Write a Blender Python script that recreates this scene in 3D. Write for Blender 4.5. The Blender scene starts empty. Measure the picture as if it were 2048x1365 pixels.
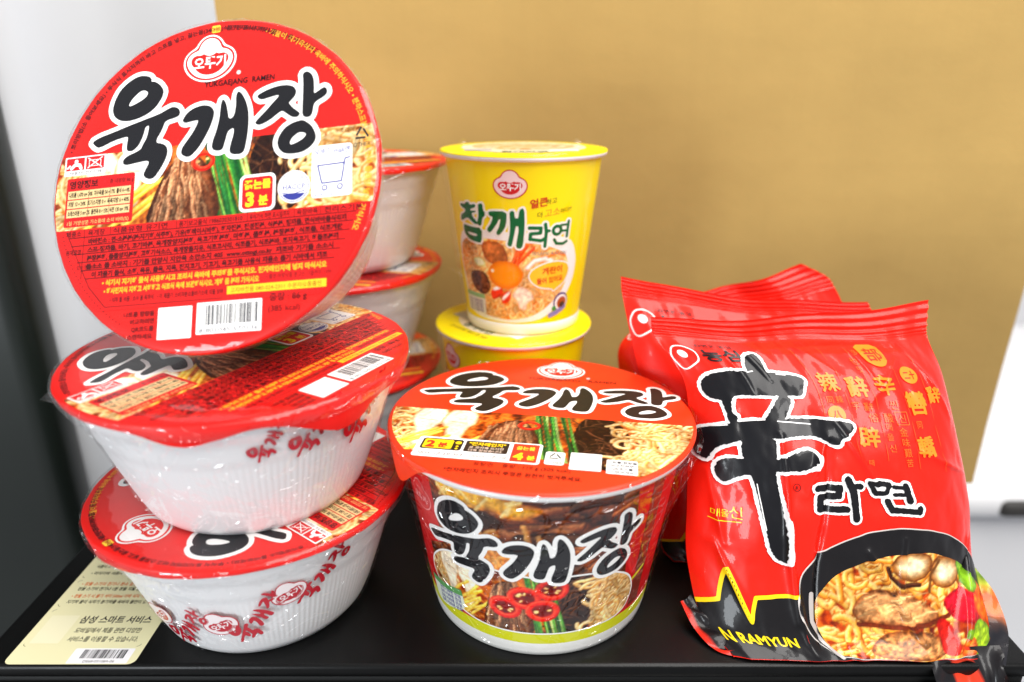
import bpy, bmesh, math, random
import numpy as np
from mathutils import Matrix, Vector
random.seed(4); RNG=np.random.default_rng(7)
SC=bpy.context.scene; COL=SC.collection
# ------------------------------------------------------------------ camera
cam=bpy.data.cameras.new('camera'); cam.sensor_width=36; cam.lens=25.08; cam.clip_start=.02; cam.clip_end=50
cam.dof.use_dof=True; cam.dof.focus_distance=.325; cam.dof.aperture_fstop=4.8
camo=bpy.data.objects.new('camera',cam); COL.objects.link(camo)
camo.location=(0,0,.2409); camo.rotation_euler=(math.pi/2-.3468,0,0)
SC.camera=camo
# ------------------------------------------------------------------ light: an indoor room, soft ceiling panel and a cool window
SC.world=bpy.data.worlds.new('World'); SC.world.use_nodes=True
bg=SC.world.node_tree.nodes['Background']; bg.inputs[0].default_value=(.93,.95,1,1); bg.inputs[1].default_value=.4
def area(name,loc,target,sx,sy,power,color):
    l=bpy.data.lights.new(name,'AREA'); l.shape='RECTANGLE'; l.size=sx; l.size_y=sy; l.energy=power; l.color=color
    o=bpy.data.objects.new(name,l); COL.objects.link(o); o.location=loc
    o.rotation_euler=(Vector(target)-Vector(loc)).to_track_quat('-Z','Y').to_euler(); return o
area('ceiling_lamp',(.45,.1,1.5),(.05,.38,.05),1.1,.7,20,(1,.97,.93))
area('front_fill_light',(.95,-1.0,1.75),(0,.35,.08),1.3,.8,36,(1,.98,.95))  # soft front fill added behind the camera to whiten the bowl sides
area('window_light',(-1.05,-.95,.20),(0,.35,.1),.4,.6,15,(.9,.96,1))
area('far_ceiling_lamp',(.9,1.6,1.5),(.35,1.1,.1),.7,.7,16,(1,.97,.93))
SC.view_settings.view_transform='Standard'; SC.view_settings.look='None'; SC.view_settings.exposure=.2; SC.view_settings.gamma=1
SC.cycles.max_bounces=8; SC.cycles.transparent_max_bounces=16; SC.cycles.caustics_reflective=False; SC.cycles.caustics_refractive=False
# ------------------------------------------------------------------ numeric helpers
def lin(c):
    c=np.asarray(c,float)/255.
    return np.where(c<=.04045,c/12.92,((c+.055)/1.055)**2.4)
# ---- pouch surface (shared by scene.py and the trace tool) ----
def hash01(i):
    x=np.sin(i*127.1+11.7)*43758.5453
    return x-np.floor(x)
def vnoise(x,y,seed=0):
    xi=np.floor(x);yi=np.floor(y);fx=x-xi;fy=y-yi
    fx=fx*fx*(3-2*fx);fy=fy*fy*(3-2*fy)
    def h(a,b): 
        v=np.sin(a*127.1+b*311.7+seed*74.7)*43758.5453
        return v-np.floor(v)
    return (h(xi,yi)*(1-fx)+h(xi+1,yi)*fx)*(1-fy)+(h(xi,yi+1)*(1-fx)+h(xi+1,yi+1)*fx)*fy
def fbm(x,y,seed=0,o=4):
    a=0;w=.5;s=0
    for k in range(o):
        a=a+w*vnoise(x*2**k,y*2**k,seed+k*3);s+=w;w*=.5
    return a/s
def cr(ts,vals,t):
    """smooth (monotone-ish cubic) interpolation of rows vals at ts"""
    ts=np.asarray(ts,float);vals=np.asarray(vals,float)
    t=np.clip(t,ts[0],ts[-1]);k=np.clip(np.searchsorted(ts,t,side='right')-1,0,len(ts)-2)
    m=np.zeros_like(vals);d=(vals[1:]-vals[:-1])/((ts[1:]-ts[:-1])[:,None] if vals.ndim>1 else (ts[1:]-ts[:-1]))
    m[0]=d[0];m[-1]=d[-1];m[1:-1]=(d[1:]+d[:-1])/2
    h=(ts[k+1]-ts[k]);x=(t-ts[k])/h
    if vals.ndim>1: h=h[...,None];x=x[...,None]
    return (2*x**3-3*x**2+1)*vals[k]+(x**3-2*x**2+x)*h*m[k]+(-2*x**3+3*x**2)*vals[k+1]+(x**3-x**2)*h*m[k+1]
class Pouch:
    """rows: (t, left xyz, right xyz, bulge); U=65*s mm, V=165*t mm"""
    def __init__(s,rows,fwd=(0,-1,.25),seed=1,crease=1.0,creases=()):
        s.ts=[r[0] for r in rows];s.L=np.array([r[1] for r in rows]);s.R=np.array([r[2] for r in rows]);s.b=np.array([r[3] for r in rows])
        f=np.array(fwd,float);s.f=f/np.linalg.norm(f);s.seed=seed;s.k=crease;s.cl=creases
    def base(s,S,T,side=1):
        S=np.clip(S,-1,1);T=np.clip(T,0,1)
        L=cr(s.ts,s.L,T);R=cr(s.ts,s.R,T);b=cr(s.ts,s.b,T)
        w=((S+1)/2)[...,None]
        P=L*(1-w)+R*w
        k=np.clip((T-.86)/.1,0,1);P[...,2]-=k*(1-S**2)*.0045;P[...,1]+=k*.0035*np.sin(S*5.5+s.seed)*(1-S**2)
        pf=(1-np.abs(S)**3.4)**.8
        body=np.clip((b-.003)/.012,0,1)
        wr=(fbm(S*2.2+5,T*3.1,s.seed,3)-.5)*.007+(fbm(S*5+T*3,T*6-S*2,s.seed+9,3)-.5)*.0028
        for (s0,t0,s1,t1,wd,a) in s.cl:
            dx,dy=s1-s0,(t1-t0);q=np.clip(((S-s0)*dx+(T-t0)*dy)/(dx*dx+dy*dy),0,1)
            dd=np.hypot((S-s0-q*dx)*65,(T-t0-q*dy)*165)
            wr=wr+2.3*a*np.exp(-np.sqrt((dd/wd)**2+.12))*(1-.6*np.abs(2*q-1))
        # gathers radiating from the seals
        ga=np.exp(-((T-.9)/.07)**2)+np.exp(-((T-.02)/.06)**2)
        wr=wr+ga*.0011*np.sin(S*23+3*np.sin(S*7+s.seed))
        d=b*pf+wr*s.k*(.25+.75*body)*np.clip((1-np.abs(S))*8,0,1)
        d=np.maximum(d,.0005)
        return P+side*d[...,None]*s.f
    def pos(s,U,V,h=0,side=1):
        S=np.asarray(U,float)/65.;T=np.asarray(V,float)/165.
        e=.004
        P=s.base(S,T,side)
        a=s.base(np.clip(S+e,-1,1),T,side)-s.base(np.clip(S-e,-1,1),T,side)
        c=s.base(S,np.clip(T+e,0,1),side)-s.base(S,np.clip(T-e,0,1),side)
        n=np.cross(a,c);n/=np.linalg.norm(n,axis=-1,keepdims=True)+1e-12
        n=n*side
        Q=P+n*(np.asarray(h)[...,None] if np.ndim(h) else h)
        Q[...,2]=np.maximum(Q[...,2],.0006+np.asarray(h)*.3)
        return Q
def tag(o,label=None,cat=None,group=None,kind=None):
    if label:o['label']=label
    if cat:o['category']=cat
    if group:o['group']=group
    if kind:o['kind']=kind
    return o
def empty(name,loc=(0,0,0),mat=None):
    o=bpy.data.objects.new(name,None); COL.objects.link(o); o.empty_display_size=.02
    if mat is not None:o.matrix_world=mat
    else:o.location=loc
    return o
def link(name,me,parent=None,mat=None):
    o=bpy.data.objects.new(name,me); COL.objects.link(o)
    if parent is not None:o.parent=parent
    if mat is not None and not me.materials:me.materials.append(mat)
    return o
def mesh(name,V,F,cols=None,smooth=True):
    """F: list of int arrays (n,k), one per face size"""
    me=bpy.data.meshes.new(name); V=np.asarray(V,np.float32)
    F=[np.asarray(f,np.int32) for f in F if len(f)]
    me.vertices.add(len(V)); me.vertices.foreach_set('co',V.ravel())
    tot=np.concatenate([np.full(len(f),f.shape[1],np.int32) for f in F]); lv=np.concatenate([f.ravel() for f in F])
    me.loops.add(len(lv)); me.loops.foreach_set('vertex_index',lv)
    me.polygons.add(len(tot)); me.polygons.foreach_set('loop_start',np.concatenate([[0],np.cumsum(tot)[:-1]]).astype(np.int32))
    me.polygons.foreach_set('loop_total',tot)
    if smooth:me.polygons.foreach_set('use_smooth',np.ones(len(tot),bool))
    if cols is not None:
        a=me.color_attributes.new('Col','FLOAT_COLOR','POINT')
        c=np.ones((len(V),4),np.float32); c[:,:3]=cols; a.data.foreach_set('color',c.ravel())
    me.update(calc_edges=True); me.validate(); return me
def grid_faces(nu,nv,wrap=False):
    i,j=np.meshgrid(np.arange(nv-1),np.arange(nu if wrap else nu-1),indexing='ij')
    k=(j+1)%nu
    return np.stack([i*nu+j,i*nu+k,(i+1)*nu+k,(i+1)*nu+j],-1).reshape(-1,4)
def lathe(prof,n=96,mod=None):
    """profile of (r,z) in metres, turned about z; mod(theta,k,r,z)->(r,z)"""
    th=np.arange(n)/n*2*np.pi; V=[]
    for k,(r,z) in enumerate(prof):
        R=np.full(n,r,float);Z=np.full(n,z,float)
        if mod is not None:R,Z=mod(th,k,R,Z)
        V.append(np.stack([R*np.sin(th),-R*np.cos(th),Z],-1))
    return np.concatenate(V),[grid_faces(n,len(prof),True)]
def box_mesh(name,x0,x1,y0,y1,z0,z1,bev=0,seg=3):
    bm=bmesh.new(); bmesh.ops.create_cube(bm,size=1)
    for v in bm.verts:v.co=Vector((x0+(v.co.x+.5)*(x1-x0),y0+(v.co.y+.5)*(y1-y0),z0+(v.co.z+.5)*(z1-z0)))
    if bev:bmesh.ops.bevel(bm,geom=bm.edges[:],offset=bev,segments=seg,profile=.5,affect='EDGES')
    me=bpy.data.meshes.new(name); bm.to_mesh(me); bm.free()
    for p in me.polygons:p.use_smooth=bev>0
    return me
# ------------------------------------------------------------------ flat print: shapes from signed distances, letters from the font
def sd_poly(loops,X,Y):
    d=np.full(X.shape,1e9);ins=np.zeros(X.shape,bool)
    for L in loops:
        P=np.asarray(L,float);Q=np.roll(P,-1,0)
        for (ax,ay),(bx,by) in zip(P,Q):
            ex,ey=bx-ax,by-ay;wx,wy=X-ax,Y-ay
            t=np.clip((wx*ex+wy*ey)/(ex*ex+ey*ey+1e-12),0,1)
            d=np.minimum(d,(wx-ex*t)**2+(wy-ey*t)**2)
            c=((ay>Y)!=(by>Y))
            if abs(ey)>1e-12: ins^=c&(X<ex*(Y-ay)/ey+ax)
    d=np.sqrt(d);return np.where(ins,-d,d)
def sd_stroke(path,r,X,Y):
    P=np.asarray(path,float);d=np.full(X.shape,1e9)
    for a,b in zip(P[:-1],P[1:]):
        e=b-a;t=np.clip(((X-a[0])*e[0]+(Y-a[1])*e[1])/(e@e+1e-12),0,1)
        d=np.minimum(d,np.hypot(X-a[0]-e[0]*t,Y-a[1]-e[1]*t))
    return d-r
def sd_rrect(x0,y0,x1,y1,r,X,Y):
    qx=np.abs(X-(x0+x1)/2)-(x1-x0)/2+r;qy=np.abs(Y-(y0+y1)/2)-(y1-y0)/2+r
    return np.hypot(np.maximum(qx,0),np.maximum(qy,0))+np.minimum(np.maximum(qx,qy),0)-r
def chaikin(P,n=1):
    P=np.asarray(P,float)
    for _ in range(n):
        Q=np.roll(P,-1,0);P=np.stack([.78*P+.22*Q,.22*P+.78*Q],1).reshape(-1,2)
    return P
_CASES={}
for m in range(1,16):
    w=[]
    for k in range(4):
        if m>>k&1:w.append(k)
        if (m>>k&1)!=(m>>((k+1)%4)&1):w.append(4+k)
    _CASES[m]=w
def march(F,xs,ys):
    """filled region F<0 on the grid -> verts, faces"""
    ny,nx=F.shape;ins=F<0
    def fix(a):return np.where(np.abs(a)<1e-9,1e-9,a)
    cx,cy=np.meshgrid(xs,ys)
    nc=nx*ny
    h=np.clip(F[:,:-1]/fix(F[:,:-1]-F[:,1:]),0,1);hx=xs[:-1]+(xs[1:]-xs[:-1])*h;hy=np.repeat(ys[:,None],nx-1,1)
    v=np.clip(F[:-1]/fix(F[:-1]-F[1:]),0,1);vx=np.repeat(xs[None],ny-1,0);vy=ys[:-1,None]+(ys[1:]-ys[:-1])[:,None]*v
    V=np.concatenate([np.stack([cx,cy],-1).reshape(-1,2),np.stack([hx,hy],-1).reshape(-1,2),np.stack([vx,vy],-1).reshape(-1,2)])
    oh=nc;ov=nc+ny*(nx-1)
    m=ins[:-1,:-1]*1+ins[:-1,1:]*2+ins[1:,1:]*4+ins[1:,:-1]*8
    out={}
    for c,w in _CASES.items():
        i,j=np.nonzero(m==c)
        if not len(i):continue
        ids=[i*nx+j,i*nx+j+1,(i+1)*nx+j+1,(i+1)*nx+j,oh+i*(nx-1)+j,ov+i*nx+j+1,oh+(i+1)*(nx-1)+j,ov+i*nx+j]
        out.setdefault(len(w),[]).append(np.stack([ids[k] for k in w],-1))
    Fs=[np.concatenate(a) for a in out.values()]
    if not Fs:return np.zeros((0,2)),[]
    used=np.unique(np.concatenate([f.ravel() for f in Fs]));mp=np.full(len(V),-1);mp[used]=np.arange(len(used))
    return V[used],[mp[f] for f in Fs]
_TXT={}
def glyphs(body,bold=0,space=1.0):
    k=(body,bold,space)
    if k not in _TXT:
        c=bpy.data.curves.new('t','FONT');c.body=body;c.resolution_u=2;c.offset=bold;c.space_character=space
        o=bpy.data.objects.new('t',c);COL.objects.link(o)
        dg=bpy.context.evaluated_depsgraph_get();ev=o.evaluated_get(dg);me=ev.to_mesh()
        V=np.zeros(len(me.vertices)*3,np.float32);me.vertices.foreach_get('co',V);V=V.reshape(-1,3)[:,:2].astype(float)
        fs={}
        for p in me.polygons:fs.setdefault(len(p.vertices),[]).append(list(p.vertices))
        ev.to_mesh_clear();bpy.data.objects.remove(o);bpy.data.curves.remove(c)
        _TXT[k]=(V,[np.array(f) for f in fs.values()])
    return _TXT[k]
CORE='육개장라면오뚜기조리방법스프를넣고끓는물에분안나트륨함량하세요제품정보식유형표시일까지중참깨계란이들어있사용주의전자레인지더고소삼성마비서모바양관련다수니'
def fine(t):
    """print too small to read: keeps word lengths, drawn from the letters used elsewhere"""
    return ''.join(c if ord(c)<0x2000 or c in CORE or c in '•·' else CORE[ord(c)*7%len(CORE)] for c in t)
class Art:
    def __init__(s,curved=False):s.curved=curved;s.V=[];s.C=[];s.H=[];s.F=[];s.n=0
    def add(s,V,F,col,layer):
        if not len(V):return s
        c=lin(col) if np.ndim(col)==1 else col
        s.V.append(V);s.C.append(np.broadcast_to(c,(len(V),3)));s.H.append(np.full(len(V),float(layer)))
        s.F+= [f+s.n for f in F];s.n+=len(V);return s
    def field(s,fn,box,cell,col,layer):
        x0,y0,x1,y1=box
        xs=np.linspace(x0,x1,max(3,int((x1-x0)/cell)+2));ys=np.linspace(y0,y1,max(3,int((y1-y0)/cell)+2))
        X,Y=np.meshgrid(xs,ys);V,F=march(fn(X,Y),xs,ys)
        if callable(col) and len(V):col=col(V[:,0],V[:,1])
        return s.add(V,F,col,layer)
    def poly(s,loops,col,layer,cell=.6,grow=0,smooth=1,rough=0,clip=None):
        L=[chaikin(l,smooth) for l in loops];A=np.concatenate(L);g=grow+1+rough
        def fn(X,Y):
            d=sd_poly(L,X,Y)-grow
            if rough:d=d+(fbm(X*1.1,Y*1.1,5,3)-.5)*rough*2
            return d if clip is None else np.maximum(d,clip(X,Y))
        return s.field(fn,(A[:,0].min()-g,A[:,1].min()-g,A[:,0].max()+g,A[:,1].max()+g),cell,col,layer)
    def union(s,fns,box,col,layer,cell=.5,grow=0,rough=0):
        def fn(X,Y):
            d=fns[0](X,Y)
            for f in fns[1:]:d=np.minimum(d,f(X,Y))
            if rough:d=d+(fbm(X*1.3,Y*1.3,5,3)-.5)*rough*2
            return d-grow
        return s.field(fn,box,cell,col,layer)
    def rrect(s,x0,y0,x1,y1,r,col,layer,cell=1.2):
        return s.field(lambda X,Y:sd_rrect(x0,y0,x1,y1,r,X,Y),(x0-.3,y0-.3,x1+.3,y1+.3),min(cell,max(.25,r*.6)) if r else cell,col,layer)
    def rect(s,x0,y0,x1,y1,col,layer,nx=1,ny=1):
        X,Y=np.meshgrid(np.linspace(x0,x1,nx+1),np.linspace(y0,y1,ny+1))
        return s.add(np.stack([X,Y],-1).reshape(-1,2),[grid_faces(nx+1,ny+1)],col,layer)
    def disc(s,x,y,r,col,layer,cell=.4,ry=None):
        ry=ry or r
        return s.field(lambda X,Y:(np.hypot((X-x)/r,(Y-y)/ry)-1)*min(r,ry),(x-r-.4,y-ry-.4,x+r+.4,y+ry+.4),cell,col,layer)
    def line(s,path,r,col,layer,cell=.3):
        P=np.asarray(path,float);g=r+.4
        return s.field(lambda X,Y:sd_stroke(P,r,X,Y),(P[:,0].min()-g,P[:,1].min()-g,P[:,0].max()+g,P[:,1].max()+g),cell,col,layer)
    def text(s,body,x,y,size,col,layer,rot=0,align=0,bold=0,sx=1,shear=0,width=None,curve=None):
        """align 0 left, .5 centre, 1 right; width: squeeze or stretch to that many mm"""
        V,F=glyphs(body,0 if s.curved else bold)
        if not len(V):return s
        V=V*size;w=V[:,0].max()
        if width:V=V*[width/w,1];w=width
        else:V=V*[sx,1];w*=sx
        V=V-[w*align,0];V=np.stack([V[:,0]+shear*V[:,1],V[:,1]],-1)
        if curve is not None:V=curve(V)
        a=math.radians(rot);c,n=math.cos(a),math.sin(a)
        V=np.stack([x+c*V[:,0]-n*V[:,1],y+n*V[:,0]+c*V[:,1]],-1)
        if s.curved:        # re-mesh the letters finely so that they follow creased film
            E=np.concatenate([np.stack([f,np.roll(f,-1,1)],-1).reshape(-1,2) for f in F]);E.sort(axis=1)
            E,cnt=np.unique(E,axis=0,return_counts=True);E=V[E[cnt==1]]
            def fn(X,Y):
                d=np.full(X.shape,1e9);ins=np.zeros(X.shape,bool)
                for (ax,ay),(bx,by) in E:
                    ex,ey=bx-ax,by-ay;t=np.clip(((X-ax)*ex+(Y-ay)*ey)/(ex*ex+ey*ey+1e-12),0,1)
                    d=np.minimum(d,(X-ax-ex*t)**2+(Y-ay-ey*t)**2)
                    if abs(ey)>1e-12:ins^=((ay>Y)!=(by>Y))&(X<ex*(Y-ay)/ey+ax)
                return np.where(ins,-1,1)*np.sqrt(d)-bold*size*.8
            return s.field(fn,(V[:,0].min()-.2,V[:,1].min()-.2,V[:,0].max()+.2,V[:,1].max()+.2),max(.11,size/30),col,layer)
        return s.add(V,F,col,layer)
    def arc(s,body,r,a0,size,col,layer,bold=0):
        """letters along a circle of radius r, clockwise from angle a0 (degrees)"""
        V,F=glyphs(body,bold);V=V*size
        th=math.radians(a0)-V[:,0]/r;R=r+V[:,1]
        return s.add(np.stack([R*np.cos(th),R*np.sin(th)],-1),F,col,layer)
    def build(s,name,parent,surf,mat,h0=.06,dh=.05):
        V=np.concatenate(s.V);P=surf(V[:,0],V[:,1],(h0+dh*np.concatenate(s.H))*.001)
        by={}
        for f in s.F:by.setdefault(f.shape[1],[]).append(f)
        return link(name,mesh(name,P,[np.concatenate(b) for b in by.values()],np.concatenate(s.C)),parent,mat)
def plane(z):
    return lambda u,v,h:np.stack([u*.001,v*.001,z+h],-1)
def cone(r0,z0,r1,z1,th0=0):
    rm=(r0+r1)/2;k=(r1-r0)/(z1-z0)
    def fn(u,v,h):
        z=z0+v*.001;r=r0+k*(z-z0)+h;t=u*.001/rm+th0
        return np.stack([r*np.sin(t),-r*np.cos(t),z],-1)
    return fn
# ------------------------------------------------------------------ painted pictures of food (sampled into point colours)
class Canvas:
    def __init__(s,x0,y0,x1,y1,res,base):
        s.b=(x0,y0,x1,y1);s.xs=np.arange(x0,x1,1/res);s.ys=np.arange(y0,y1,1/res);s.X,s.Y=np.meshgrid(s.xs,s.ys);s.res=res
        s.I=np.broadcast_to(np.array(base,float),s.X.shape+(3,)).copy()
    def win(s,x0,y0,x1,y1):
        i0=max(0,int((x0-s.b[0])*s.res));i1=min(len(s.xs),int((x1-s.b[0])*s.res)+2);j0=max(0,int((y0-s.b[1])*s.res));j1=min(len(s.ys),int((y1-s.b[1])*s.res)+2)
        return slice(j0,max(j0,j1)),slice(i0,max(i0,i1))
    def mottle(s,cols,scale,seed=0,amt=1.):
        n=np.clip((fbm(s.X/scale+9,s.Y/scale+4,seed,4)-.25)*2,0,1)*(len(cols)-1);k=np.clip(n.astype(int),0,len(cols)-2);f=(n-k)[...,None]
        c=np.array(cols,float);s.I=s.I*(1-amt)+amt*(c[k]*(1-f)+c[k+1]*f)
    def stroke(s,path,r,mid,edge,hi=None,r1=None,grain=0):
        P=np.asarray(path,float);r1=r if r1 is None else r1;g=max(r,r1)+.5
        w=s.win(P[:,0].min()-g,P[:,1].min()-g,P[:,0].max()+g,P[:,1].max()+g);X,Y=s.X[w],s.Y[w]
        if X.size==0:return
        best=np.full(X.shape,1e9);n=len(P)-1;off=np.zeros(X.shape)
        for k,(a,b) in enumerate(zip(P[:-1],P[1:])):
            e=b-a;L=e@e+1e-12;t=np.clip(((X-a[0])*e[0]+(Y-a[1])*e[1])/L,0,1)
            rr=r+(r1-r)*(k+t)/n;dx,dy=X-a[0]-e[0]*t,Y-a[1]-e[1]*t;d=np.hypot(dx,dy)/rr
            side=(dx*-.5+dy*.8)/rr
            m=d<best;best=np.where(m,d,best);off=np.where(m,side,off)
        a=np.clip((1-best)*r*s.res*.9,0,1)[...,None]
        q=np.clip(best,0,1)[...,None]**2.0
        c=np.array(mid,float)*(1-q)+np.array(edge,float)*q
        if hi is not None:
            z=np.exp(-((off-.3)/.28)**2)[...,None]*.7;c=c*(1-z)+np.array(hi,float)*z
        if grain:c=c*(1+grain*(fbm(X*2.2,Y*2.2,int(abs(P[0,0]*7))%50,3)-.5)[...,None]*2)
        s.I[w]=s.I[w]*(1-a)+c*a
    def blob(s,loop,cin,cedge,edge=1.5,grain=0,seed=1,smooth=2,gs=1.5):
        L=[chaikin(loop,smooth)];A=L[0];w=s.win(A[:,0].min()-1,A[:,1].min()-1,A[:,0].max()+1,A[:,1].max()+1);X,Y=s.X[w],s.Y[w]
        if X.size==0:return
        d=sd_poly(L,X,Y);a=np.clip(-d*s.res,0,1)[...,None];q=np.clip(-d/edge,0,1)[...,None]
        c=np.array(cedge,float)*(1-q)+np.array(cin,float)*q
        if grain:c=c*(1+grain*(fbm(X/gs,Y/gs,seed,4)-.5)[...,None]*2)
        s.I[w]=s.I[w]*(1-a)+c*a
    def noodles(s,box,n,r,mids,edge,hi,seed,length=9,bend=.55,inside=None):
        g=np.random.default_rng(seed)
        for _ in range(n):
            x=g.uniform(box[0],box[2]);y=g.uniform(box[1],box[3])
            if inside is not None and inside(np.array([[x]]),np.array([[y]]))[0,0]>0:continue
            a=g.uniform(0,6.28);k=g.uniform(-bend,bend);P=[(x,y)]
            for _ in range(int(length)):
                a+=k+g.normal(0,.12);x+=math.cos(a)*r*1.25;y+=math.sin(a)*r*1.25;P.append((x,y))
            v=g.uniform(.86,1.06)
            s.stroke(P,r*g.uniform(.85,1.1),np.array(mids[g.integers(len(mids))])*v,np.array(edge)*v,np.array(hi)*min(v,1.0))
    def finish(s,seed=1,amt=.5):
        n=fbm(s.X/1.3,s.Y/1.3,seed,4)-.5;l=fbm(s.X/11+3,s.Y/11,seed+6,2)-.5;w=fbm(s.X/.5,s.Y/.5,seed+8,2)-.5
        s.I=(s.I-120)*1.18+108
        s.I=np.clip(s.I*(1+amt*n+amt*1.1*l)[...,None]+(w*26)[...,None],0,255)
    def __call__(s,x,y):
        fx=np.clip((x-s.b[0])*s.res,0,len(s.xs)-1.001);fy=np.clip((y-s.b[1])*s.res,0,len(s.ys)-1.001)
        i=fx.astype(int);j=fy.astype(int);u=(fx-i)[:,None];v=(fy-j)[:,None];I=s.I
        c=(I[j,i]*(1-u)+I[j,i+1]*u)*(1-v)+(I[j+1,i]*(1-u)+I[j+1,i+1]*u)*v
        return lin(np.clip(c,0,255))
def beef_soup_picture(x0,y0,x1,y1,res=3,rings=1,seed=3):
    """noodles left and right, king oyster slices, egg strips, beef shreds, leek, bracken, chilli"""
    c=Canvas(x0,y0,x1,y1,res,(150,70,30));W,H=x1-x0,y1-y0
    q=lambda u,v:(x0+u*W,y0+v*H)
    c.mottle([(96,48,22),(170,84,34),(214,128,58),(150,62,26)],5,seed)
    nb=dict(mids=[(238,196,128),(226,172,98),(246,214,150)],edge=(168,98,44),hi=(255,240,200))
    c.noodles((x0,y0,x0+.2*W,y1),60,1.25,seed=seed,**nb)
    g=np.random.default_rng(seed+5)
    # bracken fern, dark thin strands
    c.blob([q(.6,0),q(.62,.9),q(.7,1.1),q(.8,.7),q(.78,0)],(58,36,26),(46,28,20),3,.5,seed,gs=2)
    for k in range(46):
        u=g.uniform(.6,.78);v=g.uniform(-.1,1);a=g.normal(1.9,.7);P=[q(u,v)];x,y=P[0];kk=g.uniform(-.25,.25)
        for _ in range(7):a+=kk;x+=math.cos(a)*1.5;y+=math.sin(a)*1.5;P.append((x,y))
        m=g.uniform(.7,1.5);c.stroke(P,.55,np.array((84,54,38))*m,np.array((36,22,16))*m,np.array((150,108,80)))
    c.noodles((x0+.77*W,y0,x1,y1),int(3.2*H),1.3,seed=seed+1,**nb)
    # leek
    for k in range(26):
        u1=g.uniform(.50,.62);u0=.575+(u1-.56)*1.1+g.normal(0,.012);cc=np.array([(40,100,48),(84,150,62),(28,84,46),(132,176,84),(52,116,60),(176,196,120)][g.integers(6)])*g.uniform(.8,1.15)
        P=[q(u1-.03,1.1),q((u0+u1)/2+g.normal(0,.006),.5),q(u0+.035,-.1)];c.stroke(P,W*g.uniform(.003,.006),cc,cc*.6,cc*1.2+12,r1=W*g.uniform(.004,.009),grain=.2)
    # king oyster mushroom
    for (u,v,t) in((.15,.62,0),(.25,.6,.1)):
        L=[(-.055,.25),(-.03,.42),(.02,.42),(.055,.3),(.06,.1),(.035,0),(.03,-.35),(-.02,-.42),(-.03,-.05),(-.06,.08)]
        c.blob([q(u+a,v+b) for a,b in L],(244,226,200),(196,150,104),W*.013,.1,seed,gs=4)
        c.stroke([q(u-.035,v+.12),q(u+.03,v+.1)],.5,(214,178,136),(236,214,184))
    # egg strips
    for k in range(11):
        u=g.uniform(.07,.26);v=g.uniform(-.05,.3);l=g.uniform(.10,.16)
        c.stroke([q(u,v),q(u+l*.5,v+.16+g.normal(0,.02)),q(u+l,v+.34)],W*.0085,(250,204,84),(216,148,34),(255,232,150))
    # beef
    c.blob([q(.29,-.1),q(.33,.45),q(.38,.8),q(.46,.85),q(.52,.5),q(.54,-.1)],(120,74,50),(80,46,30),3,.45,seed+2,gs=1.6)
    for k in range(54):
        u=g.uniform(.30,.53);f0=g.uniform(0,.6);B_=lambda f:q(.415+(u-.415)*(1-.65*f)+g.normal(0,.004),-.1+f);P=[B_(f0),B_(f0+.12),B_(f0+.25),B_(f0+g.uniform(.3,.45))];m=g.uniform(.6,1.3)
        c.stroke(P,W*g.uniform(.003,.0095),np.array((176,122,88))*m,np.array((70,40,26))*m,np.array((222,178,138))*min(m,1.05),grain=.4)
    # chilli rings
    rr=[(.475,.74,.042)] if rings==1 else [(.41,.42,.075),(.49,.60,.075),(.565,.42,.075),(.60,.74,.072)]
    for (u,v,r) in rr:
        x,y=q(u,v);r=r*W*(.8 if rings==1 else .85);T=np.linspace(0,6.28,20);P=[(x+r*.9*math.cos(t),y+r*.72*math.sin(t)) for t in T]
        if rings>1:c.blob([(x+r*.8*math.cos(t),y+r*.6*math.sin(t)) for t in T[:-1]],(120,24,12),(150,30,14),2,.3,3)
        c.stroke(P,r*.24,(226,42,22),(176,18,12),(255,120,90))
        for _ in range(5 if rings>1 else 3):
            a=g.uniform(0,6.28);c.stroke([(x+r*.35*math.cos(a),y+r*.28*math.sin(a)),(x+r*.5*math.cos(a),y+r*.38*math.sin(a))],r*.11,(246,196,120),(214,130,60),(255,236,190))
    c.finish(seed);return c
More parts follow.
